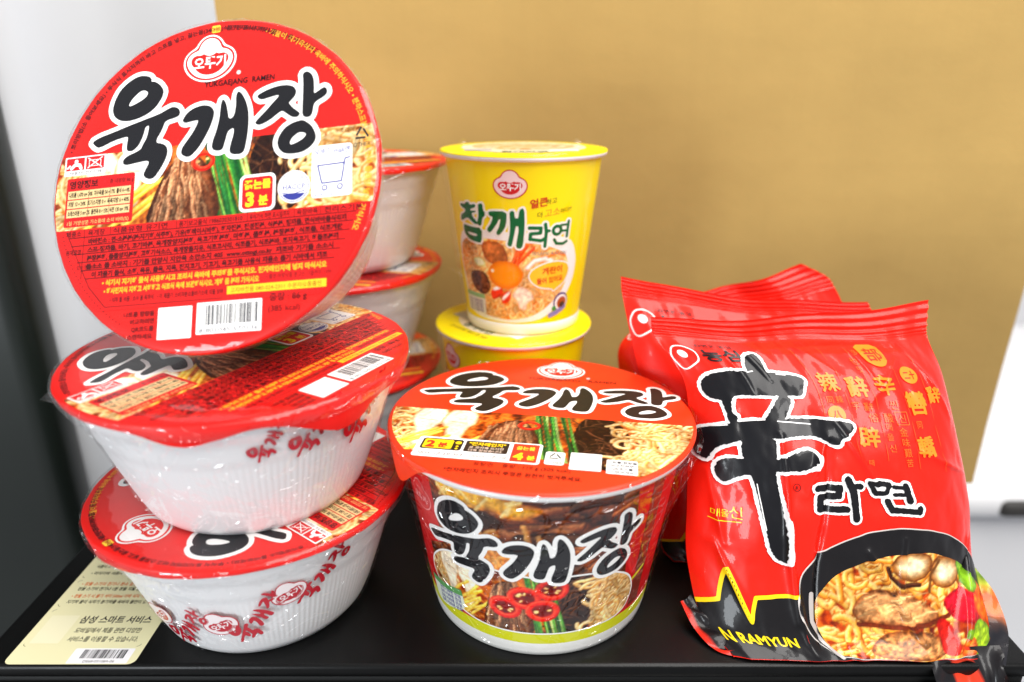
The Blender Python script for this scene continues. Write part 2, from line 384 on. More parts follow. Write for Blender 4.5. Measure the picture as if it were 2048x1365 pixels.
# ------------------------------------------------------------------ materials
def material(name,color=None,rough=.5,coat=0,coat_rough=.1,attr=False,bump=None,vary=0,spec=.5,sss=0,metal=0):
    m=bpy.data.materials.new(name);m.use_nodes=True;N=m.node_tree.nodes;L=m.node_tree.links;b=N['Principled BSDF']
    b.inputs['Roughness'].default_value=rough;b.inputs['Coat Weight'].default_value=coat;b.inputs['Coat Roughness'].default_value=coat_rough
    b.inputs['Specular IOR Level'].default_value=spec;b.inputs['Metallic'].default_value=metal
    if sss:
        b.inputs['Subsurface Weight'].default_value=sss;b.inputs['Subsurface Radius'].default_value=(.004,.003,.003);b.inputs['Subsurface Scale'].default_value=1
    tc=N.new('ShaderNodeTexCoord')
    if attr:
        a=N.new('ShaderNodeAttribute');a.attribute_name='Col';src=a.outputs['Color']
    else:
        r=N.new('ShaderNodeRGB');r.outputs[0].default_value=(*lin(color),1);src=r.outputs[0]
    if vary:
        n=N.new('ShaderNodeTexNoise');n.inputs['Scale'].default_value=vary[1];n.inputs['Detail'].default_value=5;L.new(tc.outputs['Object'],n.inputs['Vector'])
        mr=N.new('ShaderNodeMapRange');mr.inputs['From Min'].default_value=.3;mr.inputs['From Max'].default_value=.7;mr.inputs['To Min'].default_value=1-vary[0];mr.inputs['To Max'].default_value=1+vary[0]
        L.new(n.outputs['Fac'],mr.inputs['Value'])
        mx=N.new('ShaderNodeVectorMath');mx.operation='SCALE';L.new(src,mx.inputs[0]);L.new(mr.outputs[0],mx.inputs['Scale']);src=mx.outputs[0]
    L.new(src,b.inputs['Base Color'])
    if bump:
        h=None
        for (kind,scale,dist) in bump:
            if kind=='noise':
                t=N.new('ShaderNodeTexNoise');t.inputs['Scale'].default_value=scale;t.inputs['Detail'].default_value=3;out=t.outputs['Fac']
            elif kind=='crumple':
                t=N.new('ShaderNodeTexVoronoi');t.feature='DISTANCE_TO_EDGE';t.inputs['Scale'].default_value=scale;out=t.outputs['Distance']
            L.new(tc.outputs['Object'],t.inputs['Vector'])
            B=N.new('ShaderNodeBump');B.inputs['Distance'].default_value=dist;B.inputs['Strength'].default_value=1;L.new(out,B.inputs['Height'])
            if h is not None:L.new(h,B.inputs['Normal'])
            h=B.outputs['Normal']
        L.new(h,b.inputs['Normal'])
        if coat:L.new(h,b.inputs['Coat Normal'])
    return m
def film_material(name,tint=(1,1,1),base=.014,edge=.16,rough=.06,bumps=((34,.0007),(150,.00007)),crease=False):
    m=bpy.data.materials.new(name);m.use_nodes=True;N=m.node_tree.nodes;L=m.node_tree.links;N.remove(N['Principled BSDF'])
    out=N['Material Output'];tr=N.new('ShaderNodeBsdfTransparent');tr.inputs[0].default_value=(*tint,1)
    gl=N.new('ShaderNodeBsdfGlossy');gl.inputs['Roughness'].default_value=rough;gl.inputs[0].default_value=(1,1,1,1)
    lw=N.new('ShaderNodeLayerWeight');lw.inputs['Blend'].default_value=.25
    mr=N.new('ShaderNodeMapRange');mr.inputs['To Min'].default_value=base;mr.inputs['To Max'].default_value=edge;L.new(lw.outputs['Facing'],mr.inputs['Value'])
    mx=N.new('ShaderNodeMixShader');L.new(mr.outputs[0],mx.inputs[0]);L.new(tr.outputs[0],mx.inputs[1]);L.new(gl.outputs[0],mx.inputs[2]);L.new(mx.outputs[0],out.inputs[0])
    tc=N.new('ShaderNodeTexCoord');h=None
    for sc,d in bumps:
        t=N.new('ShaderNodeTexNoise');t.inputs['Scale'].default_value=sc;t.inputs['Detail'].default_value=2;t.inputs['Distortion'].default_value=.8;L.new(tc.outputs['Object'],t.inputs['Vector'])
        B=N.new('ShaderNodeBump');B.inputs['Distance'].default_value=d;L.new(t.outputs['Fac'],B.inputs['Height'])
        if h is not None:L.new(h,B.inputs['Normal'])
        h=B.outputs['Normal']
    if crease:      # sparse sharp pull lines in stretched film
        for sc,dist in((26,.0011),(55,.0005)):
            t=N.new('ShaderNodeTexNoise');t.inputs['Scale'].default_value=sc;t.inputs['Detail'].default_value=1;t.inputs['Distortion'].default_value=1.6;L.new(tc.outputs['Object'],t.inputs['Vector'])
            s1=N.new('ShaderNodeMath');s1.operation='SUBTRACT';s1.inputs[1].default_value=.5;L.new(t.outputs['Fac'],s1.inputs[0])
            s2=N.new('ShaderNodeMath');s2.operation='ABSOLUTE';L.new(s1.outputs[0],s2.inputs[0])
            s3=N.new('ShaderNodeMapRange');s3.inputs['From Max'].default_value=.03;s3.inputs['To Min'].default_value=1;s3.inputs['To Max'].default_value=0;L.new(s2.outputs[0],s3.inputs['Value'])
            B=N.new('ShaderNodeBump');B.inputs['Distance'].default_value=dist;L.new(s3.outputs[0],B.inputs['Height']);L.new(h,B.inputs['Normal']);h=B.outputs['Normal']
    L.new(h,gl.inputs['Normal']);return m
M={}
M['print']=material('printed_paper',attr=True,rough=.45,spec=.16)
M['film_print']=material('printed_film',attr=True,rough=.25,coat=.3)
M['pouch']=material('pouch_film',attr=True,rough=.36,coat=.22,coat_rough=.04,spec=.2,bump=[('noise',36,.0006),('noise',150,.00012)])
M['lid_red']=material('lid_red',(224,26,20),.38,spec=.25,vary=(.06,60))
M['lid_orange']=material('lid_orange_red',(230,56,18),.38,spec=.3,vary=(.07,50))
M['bowl']=material('bowl_foam',(238,236,236),.42,sss=.15,bump=[('noise',900,.00006)])
M['rim']=material('rim_white',(240,238,236),.35)
M['film']=film_material('shrink_film')
M['film_side']=film_material('shrink_film_side',(.99,.99,.99),.028,.3,.05,((60,.0006),),True)
M['card']=material('cardboard',(178,146,86),.75,vary=(.07,7),bump=[('noise',420,.00012),('noise',26,.0007)],spec=.2)
M['wall']=material('white_wall',(228,228,230),.8)
M['oven']=material('oven_black',(8,8,8),.34,spec=.22,bump=[('noise',1500,.00004)],vary=(.12,30))
M['oven_glass']=material('oven_glass',(14,14,16),.12,coat=.4,bump=[('noise',14,.0012)])
M['gap']=material('oven_gap',(6,6,6),.7)
M['pale_side']=material('cabinet_side',(206,209,213),.5)
M['dark']=material('cabinet_dark',(16,22,18),.35,vary=(.15,8))
M['white_plastic']=material('white_plastic',(226,226,228),.4)
M['slot']=material('slot_dark',(50,48,46),.6)
M['yellow']=material('cup_yellow',(255,230,0),.4,spec=.2)
M['cup_white']=material('cup_white',(242,240,234),.4)
def scuffs(m,sx,sz,amt):
    """faint stretched marks and rubbed patches on a sheet"""
    N=m.node_tree.nodes;L=m.node_tree.links;b=N['Principled BSDF'];src=b.inputs['Base Color'].links[0].from_socket
    tc=N.new('ShaderNodeTexCoord');mp=N.new('ShaderNodeMapping');mp.inputs['Scale'].default_value=(sx,1,sz);L.new(tc.outputs['Object'],mp.inputs[0])
    n=N.new('ShaderNodeTexNoise');n.inputs['Scale'].default_value=1;n.inputs['Detail'].default_value=6;n.inputs['Roughness'].default_value=.7;L.new(mp.outputs[0],n.inputs['Vector'])
    r=N.new('ShaderNodeMapRange');r.inputs['From Min'].default_value=.25;r.inputs['From Max'].default_value=.75;r.inputs['To Min'].default_value=1-amt;r.inputs['To Max'].default_value=1+amt;L.new(n.outputs['Fac'],r.inputs['Value'])
    v=N.new('ShaderNodeVectorMath');v.operation='SCALE';L.new(src,v.inputs[0]);L.new(r.outputs[0],v.inputs['Scale']);L.new(v.outputs[0],b.inputs['Base Color'])
scuffs(M['card'],150,3,.014);scuffs(M['card'],7,14,.05);scuffs(M['oven'],60,8,.35)
RED=(224,26,20);WHITE=(245,243,240);BLACK=(22,22,26)
# ------------------------------------------------------------------ shared marks
BRUSH={'yuk_o':[(-37.0,50.6),(-33.9,51.0),(-30.7,50.1),(-29.5,48.7),(-29.9,47.5),(-28.1,47.5),(-25.5,45.7),(-23.4,42.6),(-24.1,39.4),(-26.7,35.4),(-30.2,32.8),(-35.0,31.0),(-39.9,30.4),(-43.7,31.3),(-46.4,33.6),(-47.3,36.8),(-46.4,41.0),(-44.2,45.4),(-40.7,48.6)],
'yuk_o_h':[(-34.7,43.7),(-32.5,44.0),(-30.7,42.7),(-31.6,40.6),(-35.5,38.4),(-39.2,37.1),(-39.7,38.0),(-38.2,40.6)],
'yuk_b':[(-55.9,22.7),(-52.0,24.6),(-45.8,26.2),(-38.5,28.4),(-30.6,30.5),(-24.6,32.1),(-21.6,33.6),(-18.9,34.6),(-16.4,33.8),(-15.2,31.9),(-15.6,30.1),(-17.7,29.3),(-20.4,28.9),(-22.2,27.9),(-22.7,25.9),(-24.0,23.0),(-25.4,20.8),(-25.4,18.9),(-23.1,18.5),(-20.6,17.0),(-19.9,14.2),(-20.8,10.8),(-22.9,6.9),(-25.4,3.4),(-27.5,2.9),(-29.7,3.9),(-30.6,5.4),(-29.6,7.7),(-28.3,10.2),(-28.7,11.4),(-32.3,11.2),(-38.4,10.4),(-40.2,10.9),(-40.6,12.7),(-38.7,14.5),(-34.5,15.9),(-32.4,17.0),(-31.9,18.6),(-30.3,21.4),(-29.6,24.3),(-29.3,27.3),(-30.7,27.1),(-31.2,26.0),(-31.7,23.3),(-33.5,18.8),(-36.4,16.4),(-38.6,16.7),(-39.3,18.0),(-39.0,21.8),(-38.8,23.6),(-45.5,22.3),(-52.2,19.6),(-54.1,20.6)],
'gae_g':[(-14.0,27.8),(-12.3,30.6),(-9.4,32.6),(-5.2,33.6),(-1.6,32.8),(0.3,30.5),(0.3,27.8),(-1.1,23.3),(-3.3,18.8),(-6.0,14.4),(-9.4,11.0),(-11.8,11.1),(-13.8,12.7),(-13.7,15.0),(-11.6,18.0),(-8.8,21.8),(-6.9,25.7),(-6.7,27.0),(-9.1,26.9),(-12.1,26.4),(-13.4,26.7)],
'gae_ae':[(4.3,35.1),(5.6,33.1),(6.6,28.8),(7.1,25.8),(8.8,26.2),(9.6,27.9),(10.1,31.4),(9.9,35.6),(10.7,38.1),(12.5,36.7),(14.4,33.2),(15.7,28.9),(16.1,23.5),(15.7,17.1),(14.7,10.9),(13.1,9.6),(9.6,9.8),(8.0,11.0),(8.2,13.9),(9.5,18.5),(9.6,21.7),(7.9,21.0),(6.8,20.0),(6.0,16.5),(5.0,12.6),(3.3,12.1),(0.9,12.6),(-0.1,14.3),(0.4,17.2),(1.9,21.7),(2.9,26.9),(3.2,32.2),(3.6,34.6)],
'jang_j':[(19.4,34.6),(20.8,35.6),(24.3,37.0),(28.9,38.0),(33.0,37.8),(35.6,36.7),(36.8,34.4),(36.0,32.2),(33.8,30.1),(33.5,29.6),(35.0,27.6),(37.9,25.2),(38.6,24.2),(37.4,22.9),(35.1,23.2),(32.8,25.0),(30.7,26.7),(28.7,25.5),(25.3,23.0),(21.3,21.4),(19.6,21.8),(18.8,22.7),(20.1,24.2),(23.4,27.3),(26.8,31.0),(29.3,33.5),(28.5,33.9),(25.0,33.3),(21.5,32.6),(20.0,33.4)],
'jang_a':[(39.2,42.1),(41.2,43.0),(43.3,41.3),(44.2,38.8),(44.4,35.2),(44.3,32.3),(46.3,33.5),(48.5,34.9),(49.8,34.2),(50.2,32.1),(48.6,30.5),(45.8,29.2),(44.4,27.9),(43.9,24.2),(43.1,22.5),(41.1,22.3),(39.5,23.5),(39.5,27.6),(39.6,32.9),(39.6,38.8)],
'jang_o':[(37.4,21.2),(39.7,21.4),(41.4,20.4),(43.7,18.4),(45.5,14.7),(45.5,11.9),(43.4,9.3),(40.0,7.4),(35.5,7.1),(32.1,7.7),(29.8,9.7),(28.9,12.7),(29.6,15.5),(31.8,18.7),(34.6,20.4)],
'jang_o_h':[(38.1,16.2),(40.4,15.9),(41.6,14.9),(39.9,13.1),(37.1,11.7),(34.8,11.1),(34.3,12.1),(35.3,14.2)]}
GL=[('yuk_o','yuk_o_h'),('yuk_b',),('gae_g',),('gae_ae',),('jang_j',),('jang_a',),('jang_o','jang_o_h')]
def brush_word(art,layer,warp=lambda P:P,black=BLACK,white=WHITE,border=2.1,cell=.5,which=range(7)):
    """the three brush-written syllables with their white border"""
    fns=[];pts=[]
    for k in which:
        L=[chaikin(warp(np.array(BRUSH[n],float)),1) for n in GL[k]];pts+=L
        fns.append(lambda X,Y,L=L:sd_poly(L,X,Y))
    A=np.concatenate(pts);b=(A[:,0].min()-border-1,A[:,1].min()-border-1,A[:,0].max()+border+1,A[:,1].max()+border+1)
    if white is not None:art.union(fns,b,white,layer,cell,grow=border)
    art.union(fns,b,black,layer+2,cell)
def trefoil(X,Y):
    c=lambda x,y,r:np.hypot(X-x,Y-y)-r
    d=[c(0,.40,.52),c(-.5,-.03,.47),c(.5,-.03,.47),(np.hypot(X/.9,(Y+.2)/.67)-1)*.7]
    k=14.;return -np.log(sum(np.exp(-k*np.clip(q,-2,2)) for q in d))/k
def maker_mark(art,x,y,w,layer,rot=0,outer=WHITE,gap=RED,inner=WHITE,fieldc=RED,word=WHITE,cell=None):
    """three-lobed badge with its name; w = half width in mm (the little face is left out)"""
    a=math.radians(rot);ca,sa=math.cos(a),math.sin(a);cell=cell or w/26
    def T(f):
        return lambda X,Y:f((ca*(X-x)+sa*(Y-y))/w,(-sa*(X-x)+ca*(Y-y))/w)
    b=(x-1.15*w,y-1.15*w,x+1.15*w,y+1.15*w)
    art.field(T(trefoil),b,cell,outer,layer)
    if gap is not None:art.field(T(lambda X,Y:trefoil(X,Y)+.065),b,cell,gap,layer+1)
    if inner is not None:art.field(T(lambda X,Y:trefoil(X,Y)+.13),b,cell,inner,layer+2)
    low=lambda X,Y:np.maximum(trefoil(X,np.minimum(Y,.25))+.28,np.maximum(Y-.22,.33-np.hypot(X,Y-.45)))
    art.field(T(low),b,cell,fieldc,layer+3)
    if word is not None:
        art.text('오뚜기',x+sa*.33*w,y-ca*.33*w,.5*w,word,layer+4,rot=rot,align=.5,bold=.03,width=1.22*w)
def barcode(art,x0,y0,x1,y1,layer,seed=1,col=(30,34,44),n=30):
    g=np.random.default_rng(seed);u=np.cumsum(g.choice([1,1,1,2,2,3],2*n));u=u/u[-1]
    for k in range(n):art.rect(x0+(x1-x0)*u[2*k],y0,x0+(x1-x0)*u[2*k+1],y1,col,layer)
FINE=['원재료명 : 면-소맥분(밀:미국산,호주산), 팜유(말레이시아산), 감자전분, 변성전분, 글루텐, 정제염, 면류첨가알칼리제','스프-정제염, 설탕, 고춧가루, 육개장양념분말, 쇠고기맛분말, 마늘분, 후추분, 간장분말, 건조파, 건조계란','간장분말, 볶음양념분말, 고추농축소스, 육개장풍미유, 건조고사리, 건조당근, 건조버섯, 조미쇠고기, 산도조절제','업소명 및 소재지 : 경기도 안양시 동안구 흥안대로 405  www.ottogi.co.kr  제조원 경기도 평택시','이 제품은 알류, 대두, 우유, 땅콩, 새우, 돼지고기, 닭고기, 쇠고기를 사용한 제품과 같은 시설에서 제조']
def bowl_lid_art(lid):
    """everything printed on the bowl lid, in millimetres from its centre"""
    R=71.2;disc=lambda X,Y:np.hypot(X,Y)-R
    a=Art();pic=beef_soup_picture(-72,-17,72,17.5)
    a.field(lambda X,Y:np.maximum(disc(X,Y),np.abs(Y-.3)-16.4),(-72,-17.5,72,18),.5,pic,0)
    a.build('food_picture',lid,plane(.0643),M['print'])
    a=Art();a.field(lambda X,Y:np.maximum(disc(X,Y),np.maximum(Y+16.1,-Y-52)),(-72,-53,72,-15),1.0,(214,26,24),0)
    dk=(74,10,14);ye=(252,176,40)
    for k in range(1,7):
        y=-16.1-3.62*k;w=math.sqrt(66**2-y*y);a.rect(-w,y-.2,w,y+.2,dk,1)
    for x,k0,k1 in((-56,0,6),(-44,0,1),(-14,0,1),(17,0,1),(37,0,1),(48,0,1)):a.rect(x-.12,-16.1-3.62*k1,x+.12,-16.1-3.62*k0,dk,1)
    y=-19
    for x,t,w in((-64.5,'제품명',7),(-54.5,'육개장',8),(-43,'식품유형 유탕면',25),(-13,'품목보고번호 1986030301810',28),(18,'유통기한 윗면 표시일까지',17),(38,'포장재질',9),(49.5,'폴리스티렌',16)):a.text(fine(t),x,y,2.7,dk,1,width=w,bold=.02)
    for k,t in enumerate(FINE):
        y=-22.7-3.62*k;w=math.sqrt(65**2-(y+.0)**2);x0=-54 if k<4 else -w+2
        a.text(fine(t),x0,y,2.6,dk,1,width=w-x0-2,bold=.05)
    a.text('원재료명',-64,-27,2.6,dk,1,width=7,bold=.02);a.text('업소명',-58.5,-33.6,2.2,dk,1,width=5)
    a.text(fine('• 반드시 뜨거운 물을 사용하시고 조리시 화상에 주의하여 주십시오. 전자레인지에 넣지 마십시오'),-46,-41.2,2.7,ye,1,width=97,bold=.05)
    a.text(fine('• 직사광선을 피하고 서늘하고 건조한 곳에 보관하십시오. 개봉 후 빨리 드십시오'),-45,-44.8,2.7,ye,1,width=68,bold=.05)
    a.text(fine('• 부정·불량식품 신고는 국번없이 1399'),26,-44.2,2.4,dk,1,width=27)
    a.text(fine('• 교환 및 반품 : 본사 및 구입처   • 이 제품은 소비자분쟁해결기준에 의해 보상'),-42,-48.6,2.5,dk,1,width=50,bold=.02)
    a.rect(9.6,-49.2,51,-45.9,(246,196,40),2);a.text(fine('고객상담실 080-024-2311 수신자요금부담'),11,-48.5,2.3,(120,60,20),3,width=38)
    a.line([(-64.5,-17),(-52,-41.5),(-44,-50.5),(8,-50.5)],.14,dk,2)
    a.build('ingredient_panel',lid,plane(.0643),M['print'])
    a=Art();a.rrect(-19.8,-65.6,-5.0,-52.6,.4,WHITE,1);a.build('white_patch',lid,plane(.0643),M['print'])
    a=Art();a.rrect(-3,-64.6,24.6,-51.8,.4,WHITE,1);barcode(a,.8,-61,22.8,-53,2);a.text('8 801045 570136',10.8,-64,2.5,(40,44,60),2,align=.5,width=25);a.build('barcode',lid,plane(.0643),M['print'])
    a=Art();dk2=(86,12,16)
    for k,t in enumerate(('나트륨 함량을','비교하려면','QR코드를','스캔하세요.')):a.text(t,-21.5,-55.3-3.1*k,2.4,dk2,1,align=1,bold=.02)
    a.build('scan_note',lid,plane(.0643),M['print']);a=Art()
    a.text('중량 : 86 g',27.5,-53,3.6,dk2,1,bold=.01);a.text('(385 kcal)',27,-57.4,3.4,dk2,1)
    a.build('weight_text',lid,plane(.0643),M['print']);a=Art()
    a.arc(fine('• 조리방법(꼭 읽어보세요) • 뚜껑을 표시선까지 열고 스프를 넣고, 끓는물(340mL)을 안쪽 표시선까지 부은 다음 뚜껑을 닫고'),67.4,164,2.7,(92,14,18),1,.02)
    a.rrect(-2.6,66.6,1.4,70,.6,(250,206,60),1);a.text('3분',-.6,67.3,2.4,(190,30,20),2,align=.5,width=3)
    a.arc(fine('후 잘 저어서 드십시오'),67.4,86.5,2.6,(92,14,18),1,.02)
    a.build('rim_instructions',lid,plane(.0643),M['print']);a=Art()
    a.arc(fine('• 국물이 뜨거우므로 화상에 주의하십시오 • 분말스프는 취향에 따라 적당량 넣어 드십시오'),66.8,71,3.0,(250,176,50),1,.02)
    a.build('rim_warning',lid,plane(.0643),M['print']);a=Art()
    for t in np.arange(196,238,1.6):a.disc(68.6*math.cos(math.radians(t)),68.6*math.sin(math.radians(t)),.28,(70,10,14),1,.2)
    a.build('tear_line',lid,plane(.0643),M['print']);a=Art()
    a.text('YUKGAEJANG  RAMEN',-4.7,41.6,3.6,(40,8,14),1,rot=-.6,width=31.5,bold=.015)
    a.build('latin_title',lid,plane(.0643),M['print'])
    a=Art();brush_word(a,1);a.build('brush_lettering',lid,plane(.0643),M['print'])
    a=Art();maker_mark(a,-2.8,54.6,12.2,1);a.disc(10.6,46.6,1.0,(250,200,195),1);a.build('maker_mark',lid,plane(.0643),M['print'])
    a=Art();a.rrect(-68,8.2,-48.6,16.8,.4,WHITE,1)
    for x in(-67.3,-58):
        a.rect(x,10.6,x+8.6,16.2,(206,26,30),2)
    a.disc(-62.6,14.6,.9,WHITE,3,.2);a.line([(-64.8,11.6),(-63,13.2),(-61,12.9),(-60.2,11.4)],.75,WHITE,3,.25);a.line([(-66.6,11.8),(-65.6,12.8)],.4,WHITE,3,.2)
    a.line([(-57,15.6),(-50.4,11.2)],.22,WHITE,3,.2);a.line([(-57,11.2),(-50.4,15.6)],.22,WHITE,3,.2);a.line([(-56.4,14.6),(-51,14.6),(-51,12),(-56.4,12),(-56.4,14.6)],.16,WHITE,3,.2)
    a.text('뜨거운물 주의',-67,8.8,1.5,(60,20,20),3,width=8);a.text('전자레인지 사용불가',-57.8,8.8,1.5,(60,20,20),3,width=8.4)
    a.build('warning_icons',lid,plane(.0643),M['print'])
    a=Art();a.field(lambda X,Y:np.maximum(sd_rrect(-66.2,-14.8,-34.4,7,.2,X,Y),disc(X,Y)),(-67,-15.5,-34,7.6),1.2,(206,24,26),1)
    a.text('영양정보',-65,2.6,3.7,(60,10,14),2,bold=.03);a.text('총 내용량 86 g',-46,3.2,2.3,(60,10,14),2,width=11)
    for k in range(3):
        y=-2.4-4.1*k;a.rect(-65.3,y,-36,y+3.6,(226,196,140),2)
        a.text(fine(('나트륨 1,470 mg 74%  탄수화물 54 g 17%  당류 4 g 4%','지방 13 g 24%  트랜스지방 0 g  포화지방 6 g 40%','콜레스테롤 5 mg 2%  단백질 8 g 15%  칼슘 130 mg 19%')[k]),-64.8,y+.9,2.5,(40,24,16),3,width=28.4,bold=.03)
        for x in(-55.5,-45.6):a.rect(x,y,x+.16,y+3.6,(60,20,16),3)
    a.text(fine('1일 영양성분 기준치에 대한 비율(%)'),-65,-13.9,2.1,(240,200,120),2,width=29)
    a.build('nutrition_table',lid,plane(.0643),M['print'])
    a=Art();a.rrect(13.2,-15.8,28.8,.1,2.6,WHITE,1,.5);a.rrect(14.4,-14.6,27.6,-1.1,1.8,(214,26,28),2,.5)
    a.text('끓는물',21,-5.9,4.2,(252,214,40),3,align=.5,bold=.04);a.text('3',17.8,-13.3,8,(252,214,40),3,align=.5,bold=.05);a.text('분',23.6,-13,4.6,(252,214,40),3,align=.5,bold=.04);a.build('time_badge',lid,plane(.0643),M['print'])
    a=Art();bl=(52,58,140);a.disc(36.6,-7,6.9,WHITE,1);a.disc(36.6,-7,6.4,bl,2);a.disc(36.6,-7,6.1,WHITE,3)
    a.field(lambda X,Y:np.maximum(np.hypot(X-36.6,Y+7)-5.7,Y+10.0),(30,-14,43,-9.5),.35,bl,4);a.text('HACCP',36.6,-8.2,3.1,bl,4,align=.5,width=9.6,bold=.01);a.text('안전관리인증',36.6,-4.2,1.7,bl,4,align=.5,width=8)
    a.line([(31.6,-9.3),(34,-9.9),(37,-10),(41.6,-8.9)],.2,bl,4,.2);a.build('round_badge',lid,plane(.0643),M['print'])
    a=Art();a.rrect(44,-12.8,61,9.2,1.6,WHITE,1,.5);a.text('오뚜기 mall엔',52.5,5.6,2.9,bl,2,align=.5,width=15,bold=.01);a.text('다 있다!',52.5,1.9,2.9,(220,60,90),2,align=.5,width=9)
    a.line([(60,3.2),(58,2.8),(56.6,-6.6),(48.4,-6.8),(46.6,.8),(57.6,1.0)],.28,bl,2,.25)
    for x in(49.6,56):a.disc(x,-8.8,1.25,bl,2,.3);a.disc(x,-8.8,.75,WHITE,3,.25)
    a.text('www.ottogimall.co.kr',52.5,-12,1.5,bl,2,align=.5,width=14.5);a.build('cart_badge',lid,plane(.0643),M['print'])
    a=Art();dk=(40,40,44)
    for k in range(3):
        t=math.radians(90+120*k);p=lambda q,r=3.3:(64.9+r*math.cos(q),12.4+r*math.sin(q));A,B=p(t),p(t+2.094);mx=[(A[0]*(1-f)+B[0]*f,A[1]*(1-f)+B[1]*f) for f in(.1,.72)];a.line(mx,.42,dk,2,.25)
    a.text('OTHER',65,7.0,2.6,dk,2,align=.5,width=7.4);a.text('조리예',58.6,14,2.4,(110,60,30),2,align=.5);a.build('recycling_mark',lid,plane(.0643),M['print'])
# ------------------------------------------------------------------ the setting
o=link('wall',mesh('wall',[(-3,1.35,-1),(3,1.35,-1),(3,1.35,2.5),(-3,1.35,2.5)],[[(0,1,2,3)]],smooth=False),None,M['wall']);tag(o,kind='structure')
# cardboard sheet standing behind the oven, with its cut edge and a fold line
bm=bmesh.new();bmesh.ops.create_cube(bm,size=1)
for v in bm.verts:v.co=Vector((-.2105+(v.co.x+.5)*.6250,.558+(v.co.y+.5)*.006,-.098+(v.co.z+.5)*.62))
bmesh.ops.subdivide_edges(bm,edges=bm.edges[:],cuts=10,use_grid_fill=True)
for v in bm.verts:v.co.y+=.003*math.sin(v.co.x*7+v.co.z*4)+.0015*math.sin(v.co.z*19+v.co.x*5)
me=bpy.data.meshes.new('cardboard_sheet');bm.to_mesh(me);bm.free()
tag(link('cardboard_sheet',me,None,M['card']),'large tan cardboard sheet standing upright behind the noodle packs','cardboard')
# dark cabinet at the left
cab=empty('dark_cabinet',(-.62,.75,-.6));tag(cab,'tall appliance with dark front and pale side standing behind the left end of the oven','appliance')
def at(o,me,name,parent,mat):
    c=link(name,me,parent,mat);c.location=-Vector(parent.location);return c
at(None,box_mesh('cabinet_body',-.93,-.352,.53,1.3,-.6,1.2,.03,4),'cabinet_body',cab,M['pale_side'])
at(None,box_mesh('cabinet_door',-.93,-.349,.485,.526,-.6,1.2,.018,5),'cabinet_door',cab,M['dark'])
# white counter with a moulded edge at the right
wc=empty('white_counter',(.75,.8,-.6));tag(wc,'white moulded counter unit beside the cardboard sheet','counter')
at(None,box_mesh('counter_body',.43,1.3,.668,1.2,-.6,-.206,.008,4),'counter_body',wc,M['white_plastic'])
at(None,box_mesh('counter_lip',.42,1.3,.645,1.2,-.198,-.16,.016,4),'counter_lip',wc,M['white_plastic'])
at(None,box_mesh('handle_slot',.512,.70,.640,.66,-.190,-.170,.008,3),'handle_slot',wc,M['slot'])
# ------------------------------------------------------------------ microwave oven: everything stands on its top
ov=empty('microwave_oven',(0,.4,-.26));tag(ov,'black microwave oven whose flat top carries the noodle packs','microwave oven')
at(None,box_mesh('oven_top',-.238,.2315,.2462,.553,-.0072,0,.0022,3),'top_panel',ov,M['oven'])
at(None,box_mesh('oven_body',-.236,.2295,.249,.55,-.26,-.0074,.002,2),'oven_body',ov,M['gap'])
at(None,box_mesh('oven_door',-.238,.2315,.2405,.2485,-.258,-.0102,.0016,2),'door',ov,M['oven_glass'])
# ------------------------------------------------------------------ paper sticker on the oven top
st=empty('instruction_sticker',(-.1961,.287,.0002));tag(st,'pale yellow instruction sticker with a barcode on the black oven top','sticker')
S=Art();S.rrect(-28.6,-40,29.5,44,3.2,(226,220,176),0,.9)
S.build('paper',st,plane(0),M['print'])
S=Art();ol=(104,104,70);tx=(44,46,34);og=(222,104,38)
def frame(x0,y0,x1,y1):
    S.field(lambda X,Y:np.abs(sd_rrect(x0,y0,x1,y1,2.2,X,Y))-.16,(x0-1,y0-1,x1+1,y1+1),.4,ol,1)
frame(-26.6,-29.5,27.2,-5.2);frame(-26.6,-3.2,27.2,16.5);frame(-26.6,18.3,27.2,43)
S.text('삼성 스마트 서비스',-9.6,-14.2,5.4,(30,30,36),1,bold=.02,width=34);S.text('모바일에서 제품 관련 다양한',-8.2,-20.6,3.7,tx,1,bold=.012,width=31);S.text('서비스를 이용할 수 있습니다.',-8.4,-26.2,3.7,tx,1,bold=.012,width=32.5)
rowsT=[(12.6,'• 장염 스푼이 닿거나 컨베 위험을 항지 마세요',og,42),(8.8,'정염 스푼이 닿거나 1분 정도 지난 후 문을 열어 주세요',tx,47),(3.4,'• 정염 스푼 시 물은 반이 500ml 이상 넘지 않도록 하세요',og,46),(-.8,'뜨거운 물이 갑자기 분출하여 화상의 위험이 있습니다',tx,45),(21,'• 어린이가 사용시 보호자의 주의가 필요합니다',tx,44),(26.5,'식품을 조리하시기 바랍니다 또는 꺼내어 사용하세요',tx,42),(30.6,'• 조리중 또는 조리직후에 그릇을 만지지 마세요',og,45),(35,'가열한 용기류는 뜨거우니 주의하세요',tx,40),(39,'• 음식물은 조리하지 마세요',og,36)]
for y,t,c,w in rowsT:S.text(fine(t),-23.5,y,2.9,c,1,width=w,bold=.02)
S.build('printed_text',st,plane(0),M['print'])
S=Art();S.rrect(-1,-39.6,26,-30.6,.6,(236,234,236),1);barcode(S,3,-36.6,23,-31.4,2,5,(30,30,34),26);S.text('DE68-03108A-06',13,-39,2.0,tx,2,align=.5,width=14);S.build('barcode',st,plane(0),M['print'])
S=Art();S.rrect(-24.6,-27.6,-11.2,-9.4,.5,(232,226,190),1);S.build('blank_patch',st,plane(0),M['print'])
